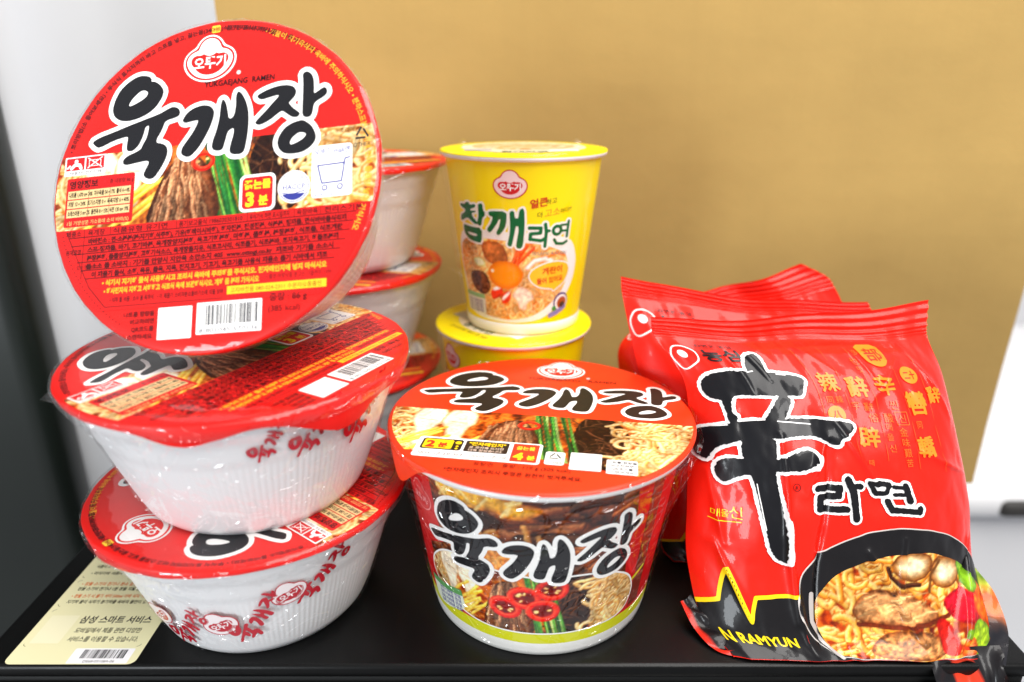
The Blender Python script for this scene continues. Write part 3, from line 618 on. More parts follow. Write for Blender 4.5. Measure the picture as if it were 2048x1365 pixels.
# ------------------------------------------------------------------ noodle bowls
BH=.064
def body_r(z):return .0472+.0205*(z/.062)**.86+(.0012 if z>.0465 else 0)
def bowl_cone(th0):
    def fn(u,v,h):
        z=.002+v*.001;t=u*.001/.0614+th0;r=.0472+.0205*(np.clip(z,0,1)/.062)**.86+.0012+h
        return np.stack([r*np.sin(t),-r*np.cos(t),z],-1)
    return fn
def bowl_body():
    prof=[(0,.0015),(.040,.0015),(.0425,0),(.0462,0),(.0470,.0018)]
    zs=np.linspace(.003,.0605,26);N0=len(prof)
    prof+=[(.0472+.0205*(z/.062)**.86+(.0006 if z>.0415 else 0)+(.0006 if z>.052 else 0),z) for z in zs]
    prof+=[(.0705,.0612),(.0716,.0622),(.0712,.0636),(.0700,.0638),(.0660,.0636)]
    n=600
    def mod(th,k,R,Z):
        if N0<=k<N0+26:
            z=zs[k-N0];w=np.clip((z-.004)/.006,0,1)*np.clip((.041-z)/.004,0,1)
            R=R+w*.00011*np.sin(th*150)
        return R,Z
    V,F=lathe(prof,n,mod);return mesh('bowl',V,F)
def lid_shape(seed,droop=()):
    """flat top, rolled edge and the red film skirt of uneven depth"""
    n=240;prof=[(0,.0641),(.035,.0641),(.068,.0641),(.0712,.0641),(.0722,.0637),(.0726,.0631),(.0724,.0623)]
    def mod(th,k,R,Z):
        if k==6:
            d=.0006+.0016*fbm(np.cos(th)*3+seed,np.sin(th)*3,seed,3)
            for (t0,w,a) in droop:
                q=(th-t0+np.pi)%(2*np.pi)-np.pi;d=d+a*np.exp(-(q/w)**2)*(.7+.6*fbm(th*4,th*0+seed,seed,3))
            Z=Z-d;R=R-d*.22+.0008*(fbm(np.cos(th)*9,np.sin(th)*9,seed+2,3)-.5)
        if k in(4,5):R=R+.0008*(fbm(np.cos(th)*8,np.sin(th)*8,seed+4,3)-.5)
        return R,Z
    V,F=lathe(prof,n,mod);return mesh('lid',V,F)
def wrap_shape(seed):
    n=200;prof=[(.001,.0652),(.03,.0652),(.06,.0652),(.0705,.0651),(.0730,.0640),(.0735,.0625),(.0722,.058)]+[(body_r(z)+.0011,z) for z in np.linspace(.054,.0035,12)]
    def mod(th,k,R,Z):
        if k>=3:
            a=.0007
            R=R+a*(fbm(np.cos(th)*4+k*.35,np.sin(th)*4+seed,seed,3)-.5)*2
            if 4<=k<9:R=R+.0003*np.sin(th*47+k*.6+3*np.sin(th*5+seed))*fbm(th*2,th*0,seed,2)
        elif k>0:Z=Z+.0004*(fbm(R*np.cos(th)*60,R*np.sin(th)*60,seed,2)-.5)
        return R,Z
    V,F=lathe(prof,n,mod);return mesh('plastic_wrap',V,F)
LID0=lid_shape(3);BODY=bowl_body();WRAP=wrap_shape(1)
bowl_group='red-lidded noodle bowls'
proto=empty('noodle_bowl');plid=link('lid',LID0,proto,M['lid_red']);link('bowl',BODY,proto,M['bowl']);link('plastic_wrap',WRAP,proto,M['film'])
bowl_lid_art(plid)
def frame_matrix(org,xax,zax):
    z=Vector(zax).normalized();x=Vector(xax);x=(x-z*x.dot(z)).normalized();y=z.cross(x)
    return Matrix(((x[0],y[0],z[0],org[0]),(x[1],y[1],z[1],org[1]),(x[2],y[2],z[2],org[2]),(0,0,0,1)))
def spin(org,deg,tilt=(0,0)):
    a=math.radians(deg);return frame_matrix(org,(math.cos(a),math.sin(a),0),(tilt[0],tilt[1],1))
def bowl(mat,label,lid_me=None,wrap_me=None,first=False):
    if first:r=proto
    else:
        r=proto.copy();COL.objects.link(r)
        for ch in [c for c in bpy.data.objects if c.parent==proto]:
            c=ch.copy();COL.objects.link(c);c.parent=r
            for g in [q for q in bpy.data.objects if q.parent==ch]:
                d=g.copy();COL.objects.link(d);d.parent=c
    r.matrix_world=mat;tag(r,label,'noodle bowl',bowl_group)
    for c in [c for c in bpy.data.objects if c.parent==r]:
        if lid_me and c.data==LID0:c.data=lid_me
        if wrap_me and c.data==WRAP:c.data=wrap_me
    return r
def lidm(me):
    me.materials.append(M['lid_red']);return me
def two_films(me):
    me.materials.clear();me.materials.append(M['film']);me.materials.append(M['film_side'])
    nz_=np.zeros(len(me.polygons)*3,np.float32);me.polygons.foreach_get('normal',nz_)
    me.polygons.foreach_set('material_index',(np.abs(nz_.reshape(-1,3)[:,2])<.9).astype(np.int32));return me
def wrapm(me):return two_films(me)
front=[(-.1231,.2996,.0004),(-.1194,.2960,.0664)]
# front stack: two lying flat, the third propped on its side showing its lid
two_films(WRAP)
b3=bowl(spin((-.1218,.4560,.0004),20),'lowest bowl of the rear stack behind the propped-up bowl',first=True)
b4=bowl(spin((-.1192,.4590,.0662),-15),'middle bowl of the rear stack behind the propped-up bowl')
b5=bowl(spin((-.1139,.4622,.1320),35),'topmost bowl of the rear stack behind the propped-up bowl')
b1=bowl(spin(front[0],142),'lowest bowl of the front stack, beside the pale yellow sticker',lidm(lid_shape(11,[(3.0,.5,.004)])),wrapm(wrap_shape(5)))
R2=61
b2=bowl(spin(front[1],R2,(.008,-.02)),'middle bowl of the front stack with its red film edge drooping',lidm(lid_shape(7,[(math.radians(-R2+50),.26,.011),(math.radians(-R2+4),.22,.006),(math.radians(-R2+80),.2,.005)])),wrapm(wrap_shape(9)))
nz=Vector((-.1674,-.8499,.4997));r0=Vector((.9811,-.1933,0));u0=Vector((.0966,.4903,.8662));A=math.radians(7.58)
c0=Vector((-.1231,.2966,.2038))
b0=bowl(frame_matrix(c0-nz*BH,r0*math.cos(A)+u0*math.sin(A),nz),'noodle bowl propped on its side with its whole red lid facing out',lidm(lid_shape(21)),wrapm(wrap_shape(15)))
# red marks printed on the wrap of two bowls
FR=(186,12,36)
def stamps(b,rot,items):
    wrap=[c for c in bpy.data.objects if c.parent==b and c.name.startswith('plastic_wrap')][0]
    for kind,u,v,s,ang in items:
        a=Art();ca,sa=math.cos(math.radians(ang)),math.sin(math.radians(ang))
        if kind=='word':
            def warp(P):
                q=(P-np.array([-3,25]))*s;return np.stack([u+ca*q[:,0]-sa*q[:,1],v+sa*q[:,0]+ca*q[:,1]],-1)
            brush_word(a,1,warp,FR,None,0,.22)
        else:
            maker_mark(a,u,v,s,1,ang,FR,(240,228,228),(240,228,228),FR,(244,232,232),cell=.25)
        a.build('printed_mark',wrap,bowl_cone(math.radians(-rot)),M['film_print'],.25,.03)
stamps(b1,142,[('word',-17,19.5,.32,50),('mark',.5,25,8.6,25),('word',16.5,26.5,.34,55),('mark',30.5,38.5,7.8,25),('word',44,42,.31,48),('mark',-30,25,7.4,40)])
stamps(b2,R2,[('word',28.5,50,.22,62),('word',46,50,.28,52),('word',70,48.5,.32,58),('mark',56,48,4.4,40)])
# clear wrap tips poking out
def tip(name,parent,base,d,l,w):
    d=Vector(d).normalized();s=d.cross(Vector((0,0,1)));s=(s if s.length>.1 else Vector((1,0,0))).normalized();t=d.cross(s);B=Vector(base)
    P=[B+s*w*math.cos(k*1.257)+t*w*.5*math.sin(k*1.257) for k in range(5)]+[B+d*l*.55+s*w*.5*math.cos(k*1.257+.4)+t*w*.25*math.sin(k*1.257+.4) for k in range(5)]+[B+d*l]
    F=[(k,(k+1)%5,5+(k+1)%5,5+k) for k in range(5)];T=[(5+k,5+(k+1)%5,10) for k in range(5)]
    return link(name,mesh(name,[tuple(p) for p in P],[F,T]),parent,M['film'])
a=math.radians(-R2)
tip('wrap_tip',b2,Matrix.Rotation(a,3,'Z')@Vector((-.066,-.026,.055)),Matrix.Rotation(a,3,'Z')@Vector((-.9,-.3,-.25)),.009,.009)
# ------------------------------------------------------------------ large noodle cup
cup=empty('large_noodle_cup',(.0139,.3055,.0004));tag(cup,'large round noodle cup with red picture wrap and red lid','noodle cup')
H1=.0926
V,F=lathe([(0,.003),(.049,.003),(.0505,0),(.053,0),(.0533,.002)]+[(.0533+(.0665-.0533)*(z/H1),z) for z in np.linspace(.004,.0915,30)],160)
link('cup_wall',mesh('cup_wall',V,F),cup,M['cup_white'])
T=np.linspace(0,2*np.pi,13)
link('rim',mesh('rim',*lathe([(.0683+.0025*math.cos(t),.0914+.0024*math.sin(t)) for t in T],160)),cup,M['rim'])
def lid_edge(th,k,R,Z):
    if k>=3:
        q=(th-math.radians(-58)+np.pi)%(2*np.pi)-np.pi;t=np.exp(-(q/.16)**2);R=R+t*.0012;Z=Z-t*.006*(k-2)
        R=R+.0003*np.sin(th*3)
    return R,Z
cl=link('lid',mesh('lid',*lathe([(0,.0942),(.04,.0942),(.0700,.0942),(.0712,.0938),(.0716,.0930)],200,lid_edge)),cup,M['lid_orange'])
rot9=lambda u,v,h,z=.0943:np.stack([(u*math.cos(-.157)-v*math.sin(-.157))*.001,(u*math.sin(-.157)+v*math.cos(-.157))*.001,z+h],-1)
disc=lambda X,Y:np.hypot(X,Y)-69.8
a=Art();pic=beef_soup_picture(-72,-52,72,-2,3,1,8)
low=lambda X,Y:-(Y+45+.0012*X*X*0-6*np.exp(-((X-62)/26)**2)*0)-8*np.clip((X-8)/40,0,1)
a.field(lambda X,Y:np.maximum(disc(X,Y),np.maximum(Y+4,low(X,Y))),(-71,-56,71,-2),.6,pic,0);a.build('food_picture',cl,rot9,M['print'])
a=Art();brush_word(a,1,lambda P:P*[1.19,1.0]+[4.4,-6.5],(40,34,26),WHITE,2.0);a.build('brush_lettering',cl,rot9,M['print'])
a=Art();maker_mark(a,4.4,53,13,1,0,WHITE,(230,56,18),WHITE,(222,40,20),WHITE);a.disc(19.5,44,1,(250,200,195),1);a.build('maker_mark',cl,rot9,M['print'])
a=Art();a.text('YUKGAEJANG   RAMEN',-12,39,4,(70,16,16),1,width=46);dk=(80,14,14);a.build('latin_title',cl,rot9,M['print']);a=Art()
a.text('유탕면    중량 : 110 g (505 kcal)',-22,-53.6,3.4,dk,1,width=40);a.text('*전자레인지 조리시 뚜껑은 완전히 벗겨주세요.',-33,-59.6,3.6,dk,1,width=56,bold=.012);None
for t in np.arange(196,226,1.6):a.disc(67.5*math.cos(math.radians(t)),67.5*math.sin(math.radians(t)),.3,(70,10,14),1,.2)
a.build('small_print',cl,rot9,M['print'])
a=Art();a.rrect(-49.5,-49.6,4.8,-32,1.6,WHITE,1,.6);a.rrect(-47.5,-43,-29.6,-33.4,1.4,(40,34,26),2,.5);a.rrect(-46.6,-42.2,-33.8,-34.2,1,(248,206,30),3,.5)
a.text('2',-43.4,-41.2,7.6,(214,50,30),4,align=.5,bold=.05);a.text('분',-38,-40.8,4.6,(214,50,30),4,align=.5,bold=.04);a.disc(-31.6,-36.2,1.4,(248,206,30),3);a.disc(-31.6,-39.4,.7,(248,206,30),3);a.disc(-31.6,-41.4,.7,(248,206,30),3)
a.rrect(-28.4,-43,-9.6,-33.4,.8,(52,38,28),2,.5);a.text('"전자레인지"',-19,-37.2,3.3,(250,206,30),3,align=.5,width=16,bold=.04);a.text('로 조리해 드시면',-19,-39.9,2.1,(226,200,180),3,align=.5,width=15,bold=.02);a.text('더욱 맛있습니다.',-19,-42.3,2.1,(226,200,180),3,align=.5,width=15,bold=.02)
a.text('700W기준 2분 30초 / 1000W기준 2분',-47.6,-47.6,3.0,(60,50,50),2,width=38.5)
a.rrect(-7.8,-48.4,3.4,-33,.6,(220,60,34),2,.6);a.text('끓는물',-2.2,-38,3.3,(250,206,60),3,align=.5,width=8,bold=.03);a.text('4',-4.4,-46.4,7.6,(252,222,40),3,align=.5,bold=.05);a.text('분',.8,-46,3.8,(252,222,40),3,align=.5,bold=.04)
for k in range(9):a.disc(-8.7,-34-1.7*k,.22,(90,70,70),2,.2)
a.build('cooking_time_badge',cl,rot9,M['print'])
a=Art();a.rrect(6.6,-48.6,14.8,-37.6,1.4,(240,238,230),1,.5)
for k in range(3):
    t=math.radians(90+120*k);p=lambda q,r=3.1:(10.6+r*math.cos(q),-41.6+r*math.sin(q));A_,B_=p(t),p(t+2.094);a.line([(A_[0]*(1-f)+B_[0]*f,A_[1]*(1-f)+B_[1]*f) for f in(.1,.72)],.36,(60,64,60),2,.25)
a.text('OTHER',10.6,-47.6,2.4,(70,70,70),2,align=.5,width=7);a.build('recycling_mark',cl,rot9,M['print'])
a=Art();a.rrect(17,-51,30,-37,.5,WHITE,1);a.build('white_patch',cl,rot9,M['print'])
a=Art();a.rrect(32,-52,44.6,-40.6,.8,WHITE,1,.5)
for k,t in enumerate(('나트륨 함량을','비교하려면','QR코드를','스캔하세요')):a.text(t,38.3,-43.4-2.6*k,2.1,(60,60,66),2,align=.5,bold=.02)
a.build('text_patch',cl,rot9,M['print'])
# wrap around the cup
cs=cone(.0533,0,.0665,H1)
def around(u0,u1,v0,v1,col,layer,art,cell=1.5):art.rect(u0,v0,u1,v1,col,layer,int((u1-u0)/cell),max(1,int((v1-v0)/3)))
a=Art();around(-188,188,14,90.5,(206,22,26),0,a);around(-188,188,7.4,14,(214,214,30),0,a);a.build('wrap_ground',cup,cs,M['print'])
c=Canvas(-60,14,50,92,3,(110,58,34));c.mottle([(58,34,26),(110,58,34),(160,90,50),(96,48,30),(140,78,44)],9,4);g=np.random.default_rng(5)
for k in range(90):
    x=g.uniform(-60,48);y=g.uniform(46,92);l=g.uniform(8,24);m=g.uniform(.6,1.25);s_=.08+.004*x
    c.stroke([(x,y),(x+l*.5,y+l*s_+g.normal(0,.8)),(x+l,y+l*.2*s_)],g.uniform(1.2,4),np.array((134,74,44))*m,np.array((66,36,26))*m,np.array((196,134,92))*m,grain=.35)
c.blob([(-48,93),(-46,80),(-34,76),(-22,80),(-12,76),(-4,79),(0,84),(-14,86),(-20,93)],(238,176,70),(190,106,40),3,.35,6)
c.blob([(-36,78),(-24,80),(-14,74),(-22,68),(-34,70)],(70,44,32),(90,52,34),3,.3,8)
for k in range(14):
    x=g.uniform(-46,-8);c.stroke([(x,g.uniform(78,90)),(x+g.uniform(2,6),g.uniform(78,90))],1.0,(250,214,130),(214,140,54),(255,240,190))
c.noodles((-34,44,-8,60),40,1.4,[(236,160,80),(226,140,60)],(170,80,30),(255,214,150),4)
c.finish(7,.5)
a=Art();L=[(-51,91),(-50,66),(-48,52),(-60,46),(-60,30),(40,30),(37,50),(39,70),(36.5,91)]
a.field(lambda X,Y:sd_poly([np.array(L,float)],X,Y),(-62,28,42,92),.7,c,1);a.build('broth_picture',cup,cs,M['print'],.08,.06)
OV=[(-60.6,37),(-61.8,27.5),(-52,20),(-37,15.5),(-25.8,14.3),(-6,14.2),(16.6,14.3),(42,15.2),(46,27),(41,38),(28.6,45),(14,47),(0.3,46),(-19,47.5),(-38.5,50.3),(-50,47)]
pic=beef_soup_picture(-63,12,47,50,3,4,21)
a=Art();a.poly([OV],WHITE,2,.7,.9,2);a.poly([OV],pic,3,.5,0,2);a.build('food_picture',cup,cs,M['print'],.1,.06)
def warpc(P):
    x,y=P[:,0],P[:,1];X=.92*x-5;return np.stack([X,.86*y+36+.12*np.clip(X-8,0,99)],-1)
a=Art();brush_word(a,5,warpc,BLACK,WHITE,1.9);a.build('brush_lettering',cup,cs,M['print'],.14,.06)
a=Art();maker_mark(a,-61,71,8.5,2,0,(236,150,150),(206,22,26),(214,60,60),(206,22,26),(240,180,180));a.build('maker_mark',cup,cs,M['print'],.1,.05)
a=Art();a.poly([[(-66,24),(-54,25.5),(-41,28.5),(-39.5,16.2),(-56,11),(-64,11.5)]],(226,232,214),5,.6,0,1)
a.poly([[(-66,24),(-54,25.5),(-41,28.5),(-40.6,25),(-54,22.4),(-66,21)]],(96,160,90),6,.6,0,0)
for k in range(4):a.text('오뚜기라면 안심 나트륨'[:8],-59,20-2.6*k+.0,2.3,(84,80,150),6,width=17,bold=.03,rot=9)
a.build('information_tag',cup,cs,M['print'],.14,.06)
a=Art();around(46,54,16,88,(120,44,30),1,a);around(54.5,55.2,14,90,(160,16,20),1,a);a.line([(44.5,33),(52,37)],.9,(214,206,40),2,.6)
for k in range(9):a.text('영양정보 나트륨',46.6,80-6*k,2,(220,150,110),2,width=7)
a.build('side_panel',cup,cs,M['print'],.08,.06)
V,F=lathe([(.072,.0945),(.0722,.091),(.0692,.086),(.0672,.074),(.0640,.058),(.0608,.040),(.0570,.018),(.0545,.003)],180,lambda th,k,R,Z:(R+(.0011*(fbm(np.cos(th)*4+k,np.sin(th)*4,3,3)-.3)+np.where(k<4,.004*np.exp(-((th-math.radians(68))/.25)**2)*(1-abs(k-2)/3),0)),Z))
link('plastic_wrap',two_films(mesh('plastic_wrap',V,F)),cup)
# ------------------------------------------------------------------ yellow sesame cups
SES={'ch':[(-39.0,74.6),(-34.4,74.6),(-34.5,75.6),(-31.4,76.2),(-30.8,74.5),(-27.0,75.6),(-26.7,73.7),(-30.9,72.2),(-30.5,71.3),(-26.7,71.8),(-27.1,70.8),(-30.1,70.2),(-29.4,68.0),(-26.7,65.7),(-25.9,64.6),(-27.9,64.0),(-30.8,65.5),(-33.6,67.5),(-39.2,64.5),(-40.5,65.6),(-39.4,68.2),(-35.7,69.7),(-34.7,71.6),(-39.0,72.9)],
'cha':[(-25.1,75.7),(-22.1,76.4),(-22.0,72.3),(-21.0,71.6),(-21.2,69.4),(-22.8,68.4),(-24.0,63.5),(-26.0,63.7),(-26.6,65.3),(-25.4,68.5),(-25.1,71.6)],
'kk':[(-19.2,71.4),(-17.9,72.5),(-9.0,72.8),(-9.2,67.2),(-10.4,63.0),(-13.7,58.9),(-15.4,60.3),(-13.4,63.9),(-12.3,68.2),(-13.2,68.3),(-14.9,65.0),(-18.8,60.0),(-20.8,61.9),(-18.0,65.5),(-16.4,69.4),(-18.5,69.8)],
'kae':[(-7.6,72.9),(-5.2,73.3),(-4.9,69.2),(-3.1,68.9),(-2.6,73.8),(-0.2,74.9),(0.2,65.5),(-0.6,54.0),(-2.1,52.0),(-4.0,52.4),(-4.5,53.9),(-3.0,61.7),(-3.1,64.7),(-4.4,64.9),(-5.0,61.6),(-6.6,53.9),(-7.7,53.0),(-9.2,54.1),(-8.8,55.7),(-7.5,61.6),(-7.4,67.3)]}
CM=[(-38.1,62.9),(-36.1,62.8),(-30.8,62.3),(-23.6,62.4),(-24.7,53.9),(-28.3,53.8),(-33.8,54.5),(-37.6,57.1),(-38.5,59.7)];CMH=[(-35.5,59.0),(-28.1,58.7),(-27.2,57.9),(-28.9,57.1),(-33.3,57.6)]
SST=[([(2.6,63.8),(8.7,63.6),(8.5,60.8),(3.3,60.5),(3.0,57.5),(9.0,56.5),(10.9,57.5)],.95),([(11.0,65.6),(11.7,61.4),(11.3,53.2)],.95),([(11.8,61.9),(13.4,61.8)],.8),([(24.8,66.3),(24.6,61.7),(24.4,57.8)],.85),([(20.1,64.5),(23.6,64.5)],.65),([(20.4,61.2),(24.0,61.2)],.65),([(16.5,56.7),(18.0,54.3),(22.1,53.8),(24.6,54.9)],.85)]
YH=.1027;yc=cone(.0335,0,.0455,YH)
def sesame_cup(loc,rz,label):
    r=empty('sesame_noodle_cup',loc);r.rotation_euler=(0,0,rz);tag(r,label,'noodle cup','yellow sesame noodle cups');return r
y0=sesame_cup((.0067,.4239,.1036),0,'upper yellow noodle cup showing a bowl with an orange egg yolk')
prof=[(0,.003),(.030,.003),(.0315,0),(.0335,0),(.0337,.002)]+[(.0335+.012*(z/YH),z) for z in np.linspace(.004,.0995,24)]
link('cup_wall',mesh('cup_wall',*lathe(prof,128)),y0,M['yellow'])
link('foot_band',mesh('foot_band',*lathe([(.0336,.0003),(.0340,.0008),(.0347,.0066),(.0345,.0068)],128)),y0,M['cup_white'])
link('rim',mesh('rim',*lathe([(.0463+.0017*math.cos(t),.1005+.0017*math.sin(t)) for t in T],128)),y0,M['rim'])
yl=link('lid',mesh('lid',*lathe([(0,.1024),(.03,.1024),(.0466,.1024),(.0479,.1021),(.0481,.1012)],128)),y0,M['yellow'])
a=Art();c=Canvas(-40,-40,40,40,2,(232,200,150));c.mottle([(236,206,160),(226,160,90),(240,224,190),(214,130,60)],9,12)
a.disc(0,3,36,(236,222,190),1,1.2);a.disc(0,8,30,c,2,.8,24);a.rrect(-33,-22,-18,-10,.6,(190,186,178),3);a.rrect(14,-24,30,-14,.8,(240,238,232),3)
a.text('참깨라면',0,-30,7,(60,90,30),3,align=.5,bold=.03);a.text('조리방법 끓는물 3분',0,-37,3.4,(90,90,20),3,align=.5,width=34)
a.build('lid_print',yl,plane(.1025),M['print'])
a=Art();WB=[(-45.5,53),(-48,40),(-44,21),(-41,9.3),(-13.5,7.2),(9.9,8.6),(24.6,16.9),(33.5,29.9),(35,42),(31,52),(26,57),(10,60),(-20,62),(-40,60)]
a.poly([WB],(246,244,238),1,.8,0,2)
c=Canvas(-50,4,40,62,3.5,(236,160,84));c.mottle([(206,120,50),(240,170,90),(248,206,140),(226,140,66)],4,2)
c.noodles((-48,6,30,56),420,.9,[(246,190,110),(236,166,84),(250,208,140)],(204,114,48),(255,236,190),6,7,.7)
c.blob([(-26,55),(-12,56),(-8,44),(-14,41),(-24,44)],(188,116,66),(150,80,44),2,.3,3);c.blob([(-38,36),(-24,38),(-20,28),(-26,22),(-36,26)],(120,76,50),(90,54,36),2,.6,5)
c.blob([(-34,44),(-26,46),(-22,41),(-30,39)],(240,236,190),(196,196,110),1.5);
for k in range(9):c.stroke([(-8+g.uniform(0,4),41),(-2+g.uniform(-4,8),52+g.uniform(0,4))],.9,(232,88,34),(196,56,20),(255,150,90))
c.stroke([(2,41),(6,45),(12,46),(16,44)],1.7,(248,226,210),(224,120,90),(255,248,240));c.stroke([(14,47),(19,49),(24,47)],1.0,(232,140,70),(210,110,50))
c.blob([(-22,26),(-14,30),(-12,25),(-20,20)],(232,76,44),(206,50,30),1);c.blob([(-20,28),(-14,30.5),(-13.5,28),(-19,26)],(250,238,230),(246,200,190),.6);c.blob([(-14,25),(-8,28),(-8,21),(-14,18)],(236,80,46),(206,50,30),1);c.blob([(-14,23),(-8.4,27.6),(-8.4,25),(-13.6,20)],(250,238,230),(246,200,190),.6)
c.blob([(-8,24),(-3,31),(4,28),(7,22),(2,20),(2,15),(-3,16),(-4,21)],(246,222,200),(226,176,140),1.4,.08)
c.blob([(-21.4+10*(1+math.cos(t)),36.6+8*math.sin(t)) for t in np.linspace(0,6,16)],(250,150,16),(228,110,8),2.5);c.blob([(-19+1.1*math.cos(t),38+1.1*math.sin(t)) for t in np.linspace(0,5.5,9)],(255,246,220),(255,214,140),.7)
c.finish(5,.4)
YOLK=[(-22+10.8*(1+math.cos(t)),36.4+8.6*math.sin(t)) for t in np.linspace(0,6,18)]
c.blob(YOLK,(255,150,6),(240,112,0),3.5);c.blob([(-19+1.3*math.cos(t),38.4+1.3*math.sin(t)) for t in np.linspace(0,5.5,9)],(255,250,230),(255,214,140),.8)
NB=[(-44.6,50.6),(-46,38.3),(-42.5,22.3),(-40,13),(-24.2,10.3),(-8.6,9),(5.1,11.5),(14.3,16.1),(27,27.3),(28,40),(25.6,48),(12,54),(-4,56),(-20,57),(-36,56)]
a.poly([NB],c,2,.5,0,2);a.build('food_picture',y0,yc,M['print'],.1,.06)
a=Art();fns=[lambda X,Y,L=[chaikin(SES[k],1)]:sd_poly(L,X,Y) for k in SES]+[lambda X,Y:sd_poly([chaikin(CM,1),chaikin(CMH,1)],X,Y)]+[lambda X,Y,P=P,r=r:sd_stroke(P,r,X,Y) for P,r in SST]+[lambda X,Y:np.abs(np.hypot(X-17.9,Y-61.8)-2.3)-.9]
bb=(-43,50,28,79);a.union(fns,bb,(246,244,232),3,.4,1.1);a.union(fns,bb,(10,104,52),5,.35);a.build('green_lettering',y0,yc,M['print'],.12,.06)
a=Art();maker_mark(a,-7.1,87,8.6,2,0,(200,24,30),(244,214,214),(244,214,214),(206,24,30),WHITE);a.build('maker_mark',y0,yc,M['print'],.1,.05)
a=Art();rd=(206,70,20);dk=(60,64,16);a.text('얼큰',2.6,74.6,5.2,rd,2,bold=.03,rot=10,shear=.15);a.text('하고',10.6,76.2,3.4,dk,2,rot=10,shear=.2);a.text('더',6.2,69.4,3.4,dk,2,rot=8,shear=.2);a.text('고소',10.2,69.6,4.8,(220,140,40),2,rot=8,shear=.15);a.text('하다!!',18.8,71,3.0,dk,2,rot=10,shear=.2)
a.build('slogan',y0,yc,M['print'],.12,.06);a=Art();a.text('SESAME RAMEN',4.1,48.4,2.7,(150,146,140),4,width=21,rot=-2);a.build('small_print',y0,yc,M['print'],.12,.06)
a=Art();a.poly([[(2.6,36),(5,40),(12,43.2),(20,44),(27,42),(29,37.5),(26,31),(20,27.6),(18.6,26.4),(17.6,28),(10,29),(5,32)]],WHITE,4,.5,.7,2);a.poly([[(2.6,36),(5,40),(12,43.2),(20,44),(27,42),(29,37.5),(26,31),(20,27.6),(18.6,26.4),(17.6,28),(10,29),(5,32)]],(250,196,44),5,.5,0,2)
a.text('계란이',17,37.2,4.6,(206,60,20),6,align=.5,bold=.03,rot=4,width=13);a.text('들어 있어요',16,31.8,4,(206,60,20),6,align=.5,bold=.03,rot=4,width=17);a.build('speech_badge',y0,yc,M['print'],.12,.06)
a=Art();a.rrect(-44,11,-26,23,1,(232,232,220),4);a.rrect(-44,20.4,-26,23,.6,(150,196,130),5);
for k in range(4):a.text('안심 나트륨 함량',-42,17.6-2*k,1.9,(110,100,150),5,width=14,bold=.02)
a.build('information_tag',y0,yc,M['print'],.12,.06)
a=Art();a.disc(25,19,5.6,(70,56,120),4);a.disc(25.2,18.6,4.8,WHITE,5);a.disc(25.6,18.4,3.6,(176,84,34),6);a.disc(26,17,2,(80,56,30),7);a.line([(17.5,11.4),(22,12.6),(28,15.4)],1.5,(140,130,190),7,.5);a.disc(20,15.4,1.5,(70,150,60),7);a.build('round_badge',y0,yc,M['print'],.12,.06)
V,F=lathe([(.001,.1036),(.03,.1036),(.047,.1035),(.0488,.102),(.0478,.097),(.0462,.085),(.0435,.06),(.0395,.03),(.0362,.006)],140,lambda th,k,R,Z:(R+(k>3)*.0007*(fbm(np.cos(th)*4+k,np.sin(th)*4,9,3)-.3),Z+(k in(1,2))*.0004*np.sin(th*3)))
link('plastic_wrap',mesh('plastic_wrap',V,F),y0,M['film'])
for x in(-.036,.032):tip('wrap_tip',y0,(x,.012,.1026),(.1 if x<0 else -.1,0,1),.0042,.0045)
tip('wrap_tip',y0,(-.0365,-.012,.03),(-.8,-.1,.5),.010,.005)
y1=sesame_cup((.0008,.4223,.0004),math.radians(-48),'lower yellow noodle cup underneath another yellow cup')
for ch in [c for c in bpy.data.objects if c.parent==y0 and not c.name.startswith('wrap_tip')]:
    c=ch.copy();COL.objects.link(c);c.parent=y1
    for gch in [q for q in bpy.data.objects if q.parent==ch]:
        d=gch.copy();COL.objects.link(d);d.parent=c
# ------------------------------------------------------------------ noodle pouches
ROWS1=[(0,(0.0985,0.2510,0.001),(0.2140,0.2510,0.001),0.004),
 (0.08,(0.0895,0.2690,0.0045),(0.2215,0.2690,0.0050),0.016),
 (0.2,(0.0843,0.2850,0.0238),(0.2222,0.2870,0.0222),0.0235),
 (0.4,(0.0838,0.2960,0.0528),(0.2203,0.2980,0.0515),0.026),
 (0.6,(0.0850,0.3090,0.0838),(0.2154,0.3100,0.0804),0.024),
 (0.78,(0.0835,0.3230,0.1055),(0.2106,0.3240,0.1074),0.017),
 (0.925,(0.0700,0.3340,0.1239),(0.2079,0.3380,0.1225),0.004),
 (0.96,(0.0694,0.3360,0.1266),(0.2088,0.3410,0.1262),0.0012),
 (1,(0.0694,0.3380,0.1314),(0.2102,0.3460,0.1379),0.001)]
ROWS2=[(0,(0.0860,0.3180,0.001),(0.2250,0.3180,0.001),0.004),
 (0.08,(0.0817,0.3260,0.003),(0.2260,0.3260,0.004),0.014),
 (0.2,(0.0806,0.3340,0.0144),(0.2270,0.3340,0.0125),0.02),
 (0.4,(0.0776,0.3460,0.0433),(0.2270,0.3460,0.0370),0.022),
 (0.6,(0.0734,0.3580,0.0740),(0.2270,0.3580,0.0679),0.02),
 (0.78,(0.0670,0.3720,0.1041),(0.2200,0.3720,0.0951),0.014),
 (0.925,(0.0618,0.3840,0.1295),(0.2080,0.3840,0.1148),0.003),
 (0.96,(0.0613,0.3860,0.1333),(0.2043,0.3860,0.1186),0.0012),
 (1,(0.0611,0.3880,0.1391),(0.2016,0.3880,0.1242),0.001)]
